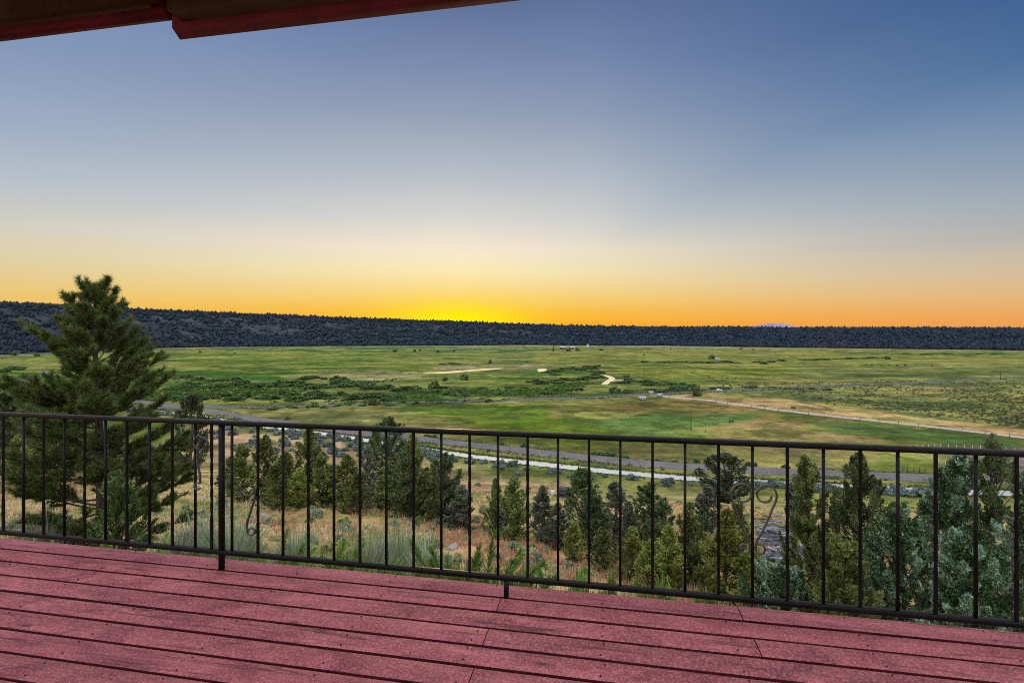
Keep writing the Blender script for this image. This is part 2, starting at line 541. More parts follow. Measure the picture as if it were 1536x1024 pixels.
build_world()
sl = bpy.data.lights.new('sun', 'SUN'); sl.energy = 0.35; sl.angle = math.radians(3.0); sl.color = (1.0, 0.62, 0.26)
so = link('sun', sl)
so.rotation_euler = Vector((-math.sin(SUN_AZ) * math.cos(SUN_EL), -math.cos(SUN_AZ) * math.cos(SUN_EL), -math.sin(SUN_EL))).to_track_quat('-Z', 'Y').to_euler()

scene.view_settings.view_transform = 'Standard'; scene.view_settings.look = 'None'
scene.view_settings.exposure = 0; scene.view_settings.gamma = 1
scene.cycles.sample_clamp_direct = 2.5; scene.cycles.sample_clamp_indirect = 2.0
scene.cycles.filter_width = 0.95
scene.cycles.max_bounces = 6; scene.cycles.transparent_max_bounces = 4
scene.cycles.use_denoising = False

# ------------------------------------------------------------------ ground colours by field
KG = 0.80


def inpoly(px, py, poly):
    c = np.zeros(px.shape, bool); n = len(poly)
    for i in range(n):
        x1, y1 = poly[i]; x2, y2 = poly[(i + 1) % n]
        cond = (y1 > py) != (y2 > py)
        xi = (x2 - x1) * (py - y1) / ((y2 - y1) if y2 != y1 else 1e-9) + x1
        c ^= cond & (px < xi)
    return c


def polymask(px, py, poly, soft):
    """soft mask of a field outline (given on the survey grid px, py)"""
    ky = 3.0
    d = np.full(px.shape, 1e9)
    for i in range(len(poly)):
        x1, y1 = poly[i]; x2, y2 = poly[(i + 1) % len(poly)]
        ax, ay, bx, by = x1, y1 * ky, x2, y2 * ky
        vx, vy = bx - ax, by - ay
        t = np.clip(((px - ax) * vx + (py * ky - ay) * vy) / (vx * vx + vy * vy + 1e-9), 0, 1)
        d = np.minimum(d, np.hypot(px - ax - t * vx, py * ky - ay - t * vy))
    s = np.where(inpoly(px, py, poly), d, -d)
    return sstep(-soft * ky, soft * ky, s)


FIELDS = [  # outline on the survey grid, colour, edge softness, streakiness
    ([(-900, 529), (250, 522), (800, 520), (1300, 524), (2400, 531), (2400, 518), (800, 500), (-900, 510)], (140, 136, 118), 2.0, .4),
    ([(-900, 536), (0, 535), (250, 527), (420, 525), (420, 520), (0, 530), (-900, 532)], (86, 96, 92), 1.5, .8),
    ([(-900, 535), (0, 536), (250, 527), (420, 522), (640, 522), (720, 530), (660, 560), (300, 560), (-100, 570), (-900, 580)], (96, 114, 48), 3, .5),
    ([(380, 519), (640, 519), (800, 522), (800, 531), (560, 528), (380, 526)], (78, 106, 64), 2, .5),
    ([(800, 526), (1080, 523), (1280, 530), (1536, 534), (1536, 548), (1080, 541), (800, 543)], (122, 124, 62), 2.5, .6),
    ([(905, 548), (1060, 544), (1240, 544), (1200, 566), (1020, 570), (930, 562)], (118, 124, 52), 2, .5),
    ([(1200, 546), (2200, 552), (2200, 566), (1400, 574), (1180, 566)], (112, 116, 68), 3, .8),
    ([(-900, 560), (250, 552), (620, 556), (700, 575), (640, 602), (250, 608), (-900, 640)], (66, 100, 40), 4, .7),
    ([(430, 566), (520, 556), (640, 559), (655, 567), (560, 574)], (158, 146, 104), 3, .9),
    ([(650, 549), (800, 544), (850, 546), (800, 552), (660, 556)], (158, 144, 104), 2, .5),
    ([(600, 566), (860, 556), (880, 578), (700, 588), (610, 584)], (90, 116, 50), 3, .5),
    ([(840, 568), (930, 582), (1060, 580), (1060, 592), (860, 594)], (66, 90, 48), 3, .6),
    ([(1040, 566), (1340, 572), (2200, 580), (2200, 700), (1536, 640), (1300, 612), (1130, 592)], (100, 104, 68), 5, .9),
    ([(1330, 582), (1480, 578), (1420, 590), (1350, 592)], (152, 136, 100), 3, .9),
    ([(-300, 640), (300, 612), (560, 610), (760, 602), (1010, 597), (1230, 621), (1536, 655), (2200, 730), (2200, 760), (1400, 716), (1000, 700), (760, 678), (560, 655), (380, 640), (-300, 720)], (110, 112, 52), 2, .5),
    ([(380, 618), (560, 612), (640, 622), (760, 640), (700, 660), (600, 655), (380, 634)], (150, 134, 90), 4, .7),
    ([(600, 616), (720, 606), (850, 608), (900, 640), (1080, 648), (1060, 662), (860, 664), (760, 650)], (104, 126, 42), 4, .5),
    ([(820, 604), (1010, 599), (1180, 616), (1150, 630), (1010, 618), (880, 622), (820, 628)], (146, 124, 76), 4, .9),
    ([(880, 634), (980, 620), (1150, 618), (1130, 628), (1060, 650), (940, 652)], (98, 122, 64), 4, .8),
    ([(1050, 640), (1130, 628), (1260, 628), (1400, 655), (1300, 664), (1100, 660)], (150, 128, 84), 4, .8),
    ([(1210, 628), (1300, 632), (1536, 660), (1536, 672), (1330, 658), (1220, 645)], (86, 108, 56), 2.5, .5),
    ([(900, 664), (1150, 668), (1340, 672), (1380, 690), (1180, 704), (900, 690)], (138, 126, 82), 4, .8),
    ([(1330, 676), (1370, 672), (1420, 690), (1380, 700), (1330, 694)], (92, 128, 50), 2.5, .4),
    ([(1345, 669), (1600, 672), (1700, 720), (1430, 700), (1400, 686)], (120, 110, 100), 2.5, .4),
    ([(985, 592), (1060, 588), (1150, 596), (1290, 610), (1420, 628), (1560, 645), (1900, 690), (1900, 700), (1536, 654), (1400, 640), (1230, 622), (1100, 606)], (196, 162, 112), 2.0, .6),
    ([(300, 634), (400, 648), (520, 664), (660, 690), (800, 716), (900, 730), (900, 790), (200, 790), (200, 700)], (190, 156, 122), 4, .5),
    ([(620, 690), (800, 702), (1010, 722), (1010, 760), (900, 742), (700, 715)], (104, 124, 60), 5, .8),
]


def ground_color(x, y, z):
    dd = np.maximum(y, 1.0)
    px = 768 + F * x / dd
    py = HY + (EYE - VZ) * F / dd
    w = 26 * (fbm(x * 0.02, y * 0.006, 21, 4) - 0.5) + 8 * (fbm(x * 0.11, y * 0.05, 23, 3) - 0.5)
    wy = (fbm(x * 0.015, y * 0.012, 25, 4) - 0.5) * np.clip((py - 500) * 0.10, 1, 14)
    px_, py_ = px + w * 1.6, py + wy
    col = np.tile(lin(98, 112, 58), (len(x), 1))
    for poly, c, soft, streak in FIELDS:
        m = polymask(px_, py_, poly, soft)
        if streak:
            f = fbm(x * 0.012, y * 0.010, 31 + len(poly), 4)
            f2 = fbm(x * 0.06, y * 0.045, 41 + len(poly), 4)
            m = m * (1 - streak * 0.75 * sstep(0.42, 0.66, 0.5 * f + 0.5 * f2))
        col = col * (1 - m[:, None]) + lin(*c)[None] * m[:, None]
    # dry and lush drifts over the whole valley
    a = fbm(x * 0.008, y * 0.016, 51, 5)
    k = sstep(0.50, 0.68, a) * 0.45
    col = col * (1 - k[:, None]) + lin(150, 138, 84)[None] * k[:, None]
    b = fbm(x * 0.013, y * 0.021, 57, 5)
    k = sstep(0.52, 0.68, b) * 0.5
    col = col * (1 - k[:, None]) + lin(58, 88, 40)[None] * k[:, None]
    # tussocks, wet hollows and mown streaks, each with its own plants
    near = 1 - sstep(900, 1600, y)
    c1 = sstep(0.53, 0.60, fbm(x * 0.045, y * 0.05, 111, 5)) * 0.55 * near
    col = col * (1 - c1[:, None]) + (col * np.array([0.52, 0.60, 0.50])) * c1[:, None]
    c2 = sstep(0.55, 0.61, fbm(x * 0.022, y * 0.06, 117, 5)) * 0.55
    col = col * (1 - c2[:, None]) + lin(150, 146, 78)[None] * c2[:, None]
    c3 = sstep(0.57, 0.62, fbm(x * 0.11, y * 0.10, 119, 4)) * 0.5 * (1 - sstep(420, 700, y))
    col = col * (1 - c3[:, None]) + lin(64, 74, 40)[None] * c3[:, None]
    # slope below the deck: straw, reddish cheatgrass and bare pale soil
    u = y * CT + x * ST
    s = np.tile(lin(190, 168, 116), (len(x), 1))
    r = sstep(0.45, 0.62, fbm(x * 0.12, y * 0.09, 61, 4)); s = s * (1 - 0.5 * r[:, None]) + lin(178, 132, 98)[None] * 0.5 * r[:, None]
    r = sstep(0.52, 0.66, fbm(x * 0.16, y * 0.12, 67, 4)); s = s * (1 - 0.7 * r[:, None]) + lin(132, 134, 78)[None] * 0.7 * r[:, None]
    r = sstep(60, 100, u) * sstep(0.40, 0.58, fbm(x * 0.05, y * 0.05, 69, 4)); r = r * np.where(x < 0, 0.3, 0.75); s = s * (1 - 0.6 * r[:, None]) + lin(116, 128, 72)[None] * 0.6 * r[:, None]
    r = sstep(65, 100, u) * 0.8 * sstep(0.5, 0.6, fbm(x * 0.03, y * 0.05, 71, 4)); s = s * (1 - r[:, None]) + lin(178, 142, 112)[None] * r[:, None]
    k = 1 - sstep(112, 150, u + 22 * (fbm(x * 0.04, y * 0.04, 73, 3) - 0.5))
    col = col * (1 - k[:, None]) + s * k[:, None]
    g = (0.86 + 0.28 * fbm(x * 0.3, y * 0.3, 81, 3))[:, None]
    return np.clip(col * g * KG, 0.004, 0.8)


def fan(az, dist, zfun, name, mat, kind='structure', colf=None, lbl=None):
    A, D = np.meshgrid(az, dist)
    x = (np.tan(A) * D).ravel() if abs(az).max() < 1.3 else (np.sin(A) * D).ravel()
    y = D.ravel() if abs(az).max() < 1.3 else (np.cos(A) * D).ravel()
    z = zfun(x, y)
    n, m = len(dist), len(az)
    i = np.arange(n - 1)[:, None] * m; j = np.arange(m - 1)[None]
    Q = np.stack([i + j, i + j + 1, i + m + j + 1, i + m + j], -1).reshape(-1, 4)
    me = np_mesh(name, np.stack([x, y, z], 1), [Q], mat, color=colf(x, y, z) if colf else None, smooth=True)
    o = link(name, me); o['kind'] = kind
    return o


def build_ground():
    az = np.concatenate([np.radians(np.linspace(-180, -56, 50)), np.radians(np.linspace(-55, 55, 760)), np.radians(np.linspace(56, 180, 50))])
    rows = np.concatenate([np.linspace(0.5, 14, 30), np.linspace(14.4, 60, 150), np.linspace(60.6, 140, 110)])
    py = np.arange(725, 503, -0.8); rows = np.concatenate([rows, (EYE - VZ) * F / (py - HY)])
    rows = np.unique(np.concatenate([rows[rows < 2300], np.geomspace(2350, 16000, 14)]))
    fan(az, rows, H, 'ground', M['ground'], colf=ground_color)


build_ground()

# ------------------------------------------------------------------ ridge and far mountain
RB_X = np.array([-2600, -400, 0, 120, 250, 400, 800, 1000, 1200, 1536, 2000, 4200])
RB_Y = np.array([540, 537, 532, 526, 521.5, 519.5, 517.5, 518.5, 521.5, 525.5, 531, 534])
RT_X = np.array([-2600, -400, 0, 100, 200, 330, 400, 500, 600, 700, 800, 900, 1000, 1200, 1400, 1536, 2000, 4200])
RT_Y = np.array([446, 449, 454.5, 458, 464, 469, 472, 476.5, 480, 483.5, 487.5, 490, 491, 492.3, 493, 493.5, 495, 496])


def ridge_profile(px):
    db = (EYE - VZ) * F / (np.interp(px, RB_X, RB_Y) - HY)
    dt = db * 1.30
    zt = EYE + (HY - np.interp(px, RT_X, RT_Y)) / F * dt - 2.5
    return db, dt, zt


def ridge_point(px, t):
    """t 0 at the foot, 1 at the rim, up to 2 on the plateau"""
    db, dt, zt = ridge_profile(px)
    d = np.where(t < 1, db + (dt - db) * t, dt + (t - 1) * 900)
    x = (px - 768) / F * d
    rise = np.where(t < 1, 0.25 * t + 0.75 * sstep(0.0, 1.0, t), 1.0)
    z = VZ + (zt - VZ) * rise - np.where(t > 1, (t - 1) * 14, 0)
    z = z + (fbm(x * 0.012, d * 0.012, 91, 4) - 0.5) * 11 * np.sin(np.clip(t, 0, 1) * PI) - 0.3 * (t <= 0)
    return x, d, z


def build_ridge():
    px = np.concatenate([np.arange(-2600, -400, 30.0), np.arange(-400, 2000, 5.0), np.arange(2000, 4200, 30.0)]); t = np.concatenate([np.linspace(0, 1, 46), np.linspace(1.05, 2, 12)])
    P, T = np.meshgrid(px, t)
    x, y, z = ridge_point(P.ravel(), T.ravel())
    n, m = len(t), len(px)
    i = np.arange(n - 1)[:, None] * m; j = np.arange(m - 1)[None]
    Q = np.stack([i + j, i + j + 1, i + m + j + 1, i + m + j], -1).reshape(-1, 4)
    o = link('hills', np_mesh('hills', np.stack([x, y, z], 1), [Q], M['hill'], smooth=True)); o['kind'] = 'structure'
    # the juniper wood that covers it, far off and read as one mass
    r = np.random.default_rng(5)
    n = 27000
    tp = np.where(r.random(n * 2) < 0.80, r.uniform(-380, 1980, n * 2), r.uniform(-2500, 4100, n * 2)); tt = np.where(r.random(n * 2) < 0.26, r.normal(1.02, 0.05, n * 2), r.uniform(0.0, 1.1, n * 2) ** 1.25)
    tt = np.clip(tt, 0.0, 1.3)
    x, y, z = ridge_point(tp, tt)
    dens = 0.52 + 1.25 * (fbm(x * 0.016, y * 0.03, 97, 5) - 0.5)
    keep = (dens + 0.25 * (tp > 800) * (tt < .9) + 0.3 * (tt > 0.9) + 0.1 * np.clip(tt, 0, 1) > 0.44 + 0.28 * (r.random(n * 2) - 0.5) - 0.04 * (tt < 0.12))
    x, y, z, tt, tp = [a[keep] for a in (x, y, z, tt, tp)]
    k = len(x)
    hgt = r.uniform(2.5, 6.5, k) * np.where(r.random(k) < 0.10, 1.6, 1.0); wid = hgt * r.uniform(0.34, 0.62, k)
    ns = 6
    ang = np.arange(ns) * 2 * PI / ns
    rings = [(0.0, 0.35), (0.3, 1.0), (0.62, 0.7)]
    V = []
    for zz, rr in rings:
        jit = r.uniform(0.65, 1.3, (k, ns))
        V.append(np.stack([x[:, None] + wid[:, None] * rr * jit * np.cos(ang), y[:, None] + wid[:, None] * rr * jit * np.sin(ang), z[:, None] - 0.3 + hgt[:, None] * (zz + r.uniform(-.06, .06, (k, ns)))], -1))
    V.append(np.stack([x + r.normal(0, .2, k), y, z + hgt], -1)[:, None, :])
    V = np.concatenate(V, 1); nv = V.shape[1]
    fq = []; ft = []
    for a in range(2):
        for j in range(ns):
            j2 = (j + 1) % ns
            fq.append([a * ns + j, a * ns + j2, (a + 1) * ns + j2, (a + 1) * ns + j])
    for j in range(ns): ft.append([2 * ns + j, 2 * ns + (j + 1) % ns, 3 * ns])
    base = np.arange(k)[:, None, None] * nv
    Q = (np.array(fq)[None] + base).reshape(-1, 4); Tt = (np.array(ft)[None] + base).reshape(-1, 3)
    c0 = lin(20, 29, 37); c1 = lin(46, 56, 62)  # tree colours carry a painted-in blue haze tint
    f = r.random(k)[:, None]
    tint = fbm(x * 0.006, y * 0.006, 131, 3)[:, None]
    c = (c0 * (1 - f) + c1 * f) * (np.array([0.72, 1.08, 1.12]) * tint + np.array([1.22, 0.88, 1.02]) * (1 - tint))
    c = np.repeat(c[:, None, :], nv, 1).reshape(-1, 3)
    o = link('juniper_wood', np_mesh('juniper_wood', V.reshape(-1, 3), [Tt, Q], M['far_trees'], color=c))
    tag(o, 'dark juniper wood covering the long ridge on the far side of the valley', 'woodland', kind='stuff')


build_ridge()


def build_mountain(name, outline, dist):
    P = [((px - 768) / F * dist, EYE + (HY - py) / F * dist) for px, py in outline]
    mb = MB(); n = len(P); rows = 6
    V = []
    for k in range(rows):
        f = k / (rows - 1); s = math.sin(PI * f)
        for x, z in P:
            V.append([x, dist + (f - 0.5) * 1500, VZ + (z - VZ) * s ** 0.6])
    Q = [[k * n + j, k * n + j + 1, (k + 1) * n + j + 1, (k + 1) * n + j] for k in range(rows - 1) for j in range(n - 1)]
    mb.add(V, None, Q); o = mb.build(name, M['mountain'], smooth=True); o['kind'] = 'structure'


build_mountain('mountain', [(1110, 497), (1128, 491), (1137, 488.6), (1146, 487.4), (1152, 486.2), (1158, 484.8), (1163, 484.6), (1168, 486), (1176, 488.6), (1184, 491.5), (1196, 497)], 11000)
build_mountain('hills', [(750, 496), (764, 486.3), (776, 485.2), (792, 484.5), (803, 485.2), (812, 484.9), (822, 486.0), (834, 487.4), (852, 496)], 13500)


# ------------------------------------------------------------------ ribbons: water and roads
def smooth_line(P, n=14):
    P = np.asarray(P, float)
    t = np.concatenate([[0], np.cumsum(np.linalg.norm(np.diff(P[:, :2], axis=0), axis=1))])
    out = []
    m = np.gradient(P, t, axis=0)
    for i in range(len(P) - 1):
        h = t[i + 1] - t[i]
        for s in np.linspace(0, 1, n, endpoint=(i == len(P) - 2)):
            out.append((2 * s ** 3 - 3 * s ** 2 + 1) * P[i] + (s ** 3 - 2 * s ** 2 + s) * h * m[i] + (-2 * s ** 3 + 3 * s ** 2) * P[i + 1] + (s ** 3 - s ** 2) * h * m[i + 1])
    return np.array(out)


def ribbon(name, L, section, mat, wob=0.0, wfac=None, seed=1):
    """section: list of (across, height)"""
    L = np.asarray(L); T = np.gradient(L[:, :2], axis=0); T /= np.linalg.norm(T, axis=1)[:, None] + 1e-9
    Nn = np.stack([T[:, 1], -T[:, 0]], 1)
    n, m = len(L), len(section)
    V = np.zeros((n, m, 3)); s = np.arange(n)
    for k, (a, h) in enumerate(section):
        ww = a * (1 + wob * 2 * (fbm(s * 0.35, np.full(n, k * 7.7), seed, 3) - 0.5))
        if wfac is not None: ww = ww * wfac
        V[:, k, :2] = L[:, :2] + Nn * ww[:, None]; V[:, k, 2] = L[:, 2] + h
    i = np.arange(n - 1)[:, None] * m; j = np.arange(m - 1)[None]
    Q = np.stack([i + j, i + j + 1, i + m + j + 1, i + m + j], -1).reshape(-1, 4)
    o = link(name, np_mesh(name, V.reshape(-1, 3), [Q], mat, smooth=False)); o['kind'] = 'structure'
    return o


CANAL = smooth_line([gp(*p) for p in [(160, 610), (300, 625), (400, 640.5), (480, 650), (540, 659), (637, 674), (690, 682), (792, 694), (1000, 715), (1230, 728), (1390, 736), (1560, 741), (1800, 746)]])
CANAL[:, 2] = VZ + 0.10
ribbon('canal', CANAL, [(-2.2, 0), (0, 0), (2.2, 0)], M['water'], 0.36)
ROAD = smooth_line([gp(*p) for p in [(160, 597), (300, 614), (400, 631), (480, 641), (540, 650), (600, 654), (640, 660), (700, 667), (800, 678), (1000, 698), (1180, 708), (1250, 711), (1390, 717), (1560, 721), (1800, 727)]])
ribbon('road', ROAD, [(-3.0, 0.02), (-2.1, 0.66), (-0.8, 0.74), (0.8, 0.74), (2.0, 0.66), (3.8, 0.02)], M['road'], 0.14, seed=4)
ROAD2 = smooth_line([gp(*p) for p in [(60, 620), (200, 613), (300, 610.5), (400, 611), (500, 608), (600, 604), (700, 602), (800, 599), (900, 595.5), (985, 591), (1060, 587.5), (1160, 583), (1300, 577), (1536, 566), (1700, 561)]])
ribbon('road', ROAD2, [(-2.6, 0.02), (-1.7, 0.45), (1.7, 0.45), (2.8, 0.02)], M['road_far'], 0.10, seed=6)
TRACK = smooth_line([gp(*p) for p in [(975, 592), (1015, 596), (1060, 600), (1136, 610.5), (1230, 622), (1330, 632.5), (1430, 643.5), (1536, 656), (1700, 676)]])
ribbon('dirt_track', TRACK, [(-2.6, 0.04), (0, 0.09), (2.6, 0.04)], M['track'], 0.15, seed=8)
# river pools in the meadow
def pool(name, pts):
    c = np.array([gp(px, py, VZ) for px, py in pts])
    m = len(c); ctr = c.mean(0)
    # dense outline
    t = np.linspace(0, m, m * 10, endpoint=False); i = t.astype(int); f = (t - i)[:, None]
    p0, p1, p2, p3 = c[(i - 1) % m], c[i % m], c[(i + 1) % m], c[(i + 2) % m]
    o_ = 0.5 * (2 * p1 + (p2 - p0) * f + (2 * p0 - 5 * p1 + 4 * p2 - p3) * f * f + (3 * p1 - p0 - 3 * p2 + p3) * f ** 3)
    me = bpy.data.meshes.new(name); k = len(o_); o_[:, 2] = VZ + 0.12
    me.from_pydata([tuple(q) for q in o_], [], [tuple(range(k))]); me.materials.append(M['water']); me.update()
    ob = link(name, me); ob['kind'] = 'structure'


pool('river', [(634, 559.4), (665, 557.4), (700, 555.0), (735, 552.6), (756, 552.4), (738, 554.6), (700, 557.4), (668, 559.8)])
pool('river', [(806, 554.2), (813, 552.8), (820, 553.4), (818, 556.2), (810, 558.2)])
for pts, hw in (([(888, 561.4), (904, 562.6), (914, 565.2), (918, 568.2), (913, 571.6), (906, 576.6)], 2.4), ([(912, 571.8), (922, 570.8), (936, 570.6)], 2.8)):
    L_ = smooth_line([gp(*p) for p in pts]); L_[:, 2] = VZ + 0.12 + (0.03 if hw > 2.5 else 0)
    ribbon('river', L_, [(-hw, 0), (0, 0), (hw, 0)], M['water'], 0.3, seed=12)
pool('river', [(-60, 588), (-10, 580), (22, 571.4), (40, 570), (44, 574), (28, 577.2), (0, 585), (-40, 594)])
pool('river', [(58, 562), (64, 556.6), (74, 557), (76, 562), (68, 566)])

# ------------------------------------------------------------------ deck
def sp(px, py_or=None):
    return px


DECK = thing('wooden_deck', 'red stained wooden deck of long worn planks under the black railing', 'deck', (0, 2.97, 0), -TH)


def build_deck():
    r = np.random.default_rng(3)
    pitch, gap, thk = 0.1462, 0.0105, 0.038
    mb = MB(); sides = MB()
    jA, jB = -0.03, 1.23      # joint lines along the boards
    jA += 0.0
    for k in range(34):
        t0 = -k * pitch
        cuts = [-7.0]
        if k % 2 == 1:
            cuts += [-3.72 if k % 4 == 1 else -4.9, jA + r.uniform(-.006, .006), 3.63]
        else:
            cuts += [-2.5 - 2.44 if k % 4 == 0 else -3.72 - 1.2, jB + r.uniform(-.006, .006) if k in (0, 2, 6) else 2.43, 4.9]
        cuts += [7.0]
        cuts = sorted(cuts)
        g = gap * r.uniform(0.7, 1.45)
        for a, b in zip(cuts[:-1], cuts[1:]):
            w = pitch - g
            e = 0.0022
            n = max(2, int((b - a) / 0.45))
            xs = np.linspace(a + e, b - e, n + 1)
            bow = np.cumsum(r.normal(0, 0.0011, n + 1)); bow -= np.linspace(bow[0], bow[-1], n + 1)
            dz = r.uniform(-0.0015, 0.0015)
            sec = np.array([(-w / 2, -thk), (-w / 2, -0.010), (-w / 2 + .003, -0.0035), (-w / 2 + 0.011, 0), (0, 0.0008), (w / 2 - 0.011, 0), (w / 2 - .003, -0.0035), (w / 2, -0.010), (w / 2, -thk)])
            m = len(sec)
            V = np.zeros((n + 1, m, 3)); V[:, :, 0] = xs[:, None]
            V[:, :, 1] = t0 - pitch / 2 + sec[None, :, 0] + bow[:, None]; V[:, :, 2] = sec[None, :, 1] + dz
            i = np.arange(n)[:, None] * m; j = np.arange(m)[None]; j2 = (j + 1) % m
            Q = np.stack([i + j, i + m + j, i + m + j2, i + j2], -1).reshape(-1, 4)
            Tt = [[0, q, q + 1] for q in range(1, m - 1)] + [[n * m, n * m + q + 1, n * m + q] for q in range(1, m - 1)]
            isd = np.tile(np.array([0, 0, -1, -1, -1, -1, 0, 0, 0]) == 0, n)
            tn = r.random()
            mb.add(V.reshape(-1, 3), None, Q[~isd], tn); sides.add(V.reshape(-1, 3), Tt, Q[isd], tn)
    pl = mb.build('planks', M['deck'], DECK)
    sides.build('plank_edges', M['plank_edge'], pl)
    sc = MB()
    for k in range(26):
        for s in np.arange(-6.8, 6.9, 0.61):
            for dt in (-0.042, 0.040):
                if r.random() < 0.12: continue
                x_, y_ = s + r.normal(0, .006), -k * pitch - pitch / 2 + dt + r.normal(0, .004)
                a = np.arange(6) * PI / 3; rr_ = 0.0042
                V = np.concatenate([np.stack([x_ + rr_ * np.cos(a), y_ + rr_ * np.sin(a), np.full(6, 0.0030)], 1), np.stack([x_ + rr_ * 1.1 * np.cos(a), y_ + rr_ * 1.1 * np.sin(a), np.full(6, -0.004)], 1)])
                sc.add(V, [[0, q, q + 1] for q in range(1, 5)], [[q, q + 6, (q + 1) % 6 + 6, (q + 1) % 6] for q in range(6)])
    sc.build('screw_heads', M['plank_edge'], DECK)
    j = MB()
    for s in np.arange(-6.8, 6.9, 0.61):
        j.box((s, -2.55, -0.13), (0.04, 4.86, 0.18))
    j.build('joists', M['fascia'], DECK)
    f = MB(); f.box((0, -0.022, -0.142), (14, 0.038, 0.19)); f.build('rim_board', M['fascia'], DECK)
    for s in np.arange(-6, 6.1, 2.4):
        p = MB(); p.box((s, -0.35, -1.33), (0.09, 0.09, 2.2)); p.build('support_post', M['fascia'], DECK)


build_deck()

# ------------------------------------------------------------------ railing
RAIL_T = -0.145     # behind the deck edge (deck frame)
RAIL = thing('metal_railing', 'black wrought iron railing with plain and twisted balusters along the deck edge', 'railing', (0, 2.97, 0), -TH)


def rail_st(px, py=None):
    """deck-frame position along the railing (and height) of a survey ray"""
    kx = (px - 768) / F
    # world point = O + s*(CT,-ST) + t*( ST, CT) with t=RAIL_T
    # x = s*CT + t*ST ; y = 2.97 - s*ST + t*CT ; x = kx*y
    t = RAIL_T
    s = (kx * (2.97 + t * CT) - t * ST) / (CT + kx * ST)
    y = 2.97 - s * ST + t * CT
    if py is None: return s
    return s, EYE + (HY - py) / F * y


BAL = [5, 35.5, 65.5, 96.5, 127, 158.5, 190.5, 224.5, 258.5, 293, 317.5, 348, 387, 424.5, 462.5, 501, 540, 579.5, 620.5, 662, 704.5, 747, 791.5, 837, 883.5,
       930.5, 978.8, 1027.5, 1077.8, 1128.5, 1181, 1235, 1290.5, 1346.5, 1403.5, 1463.5, 1524.5]


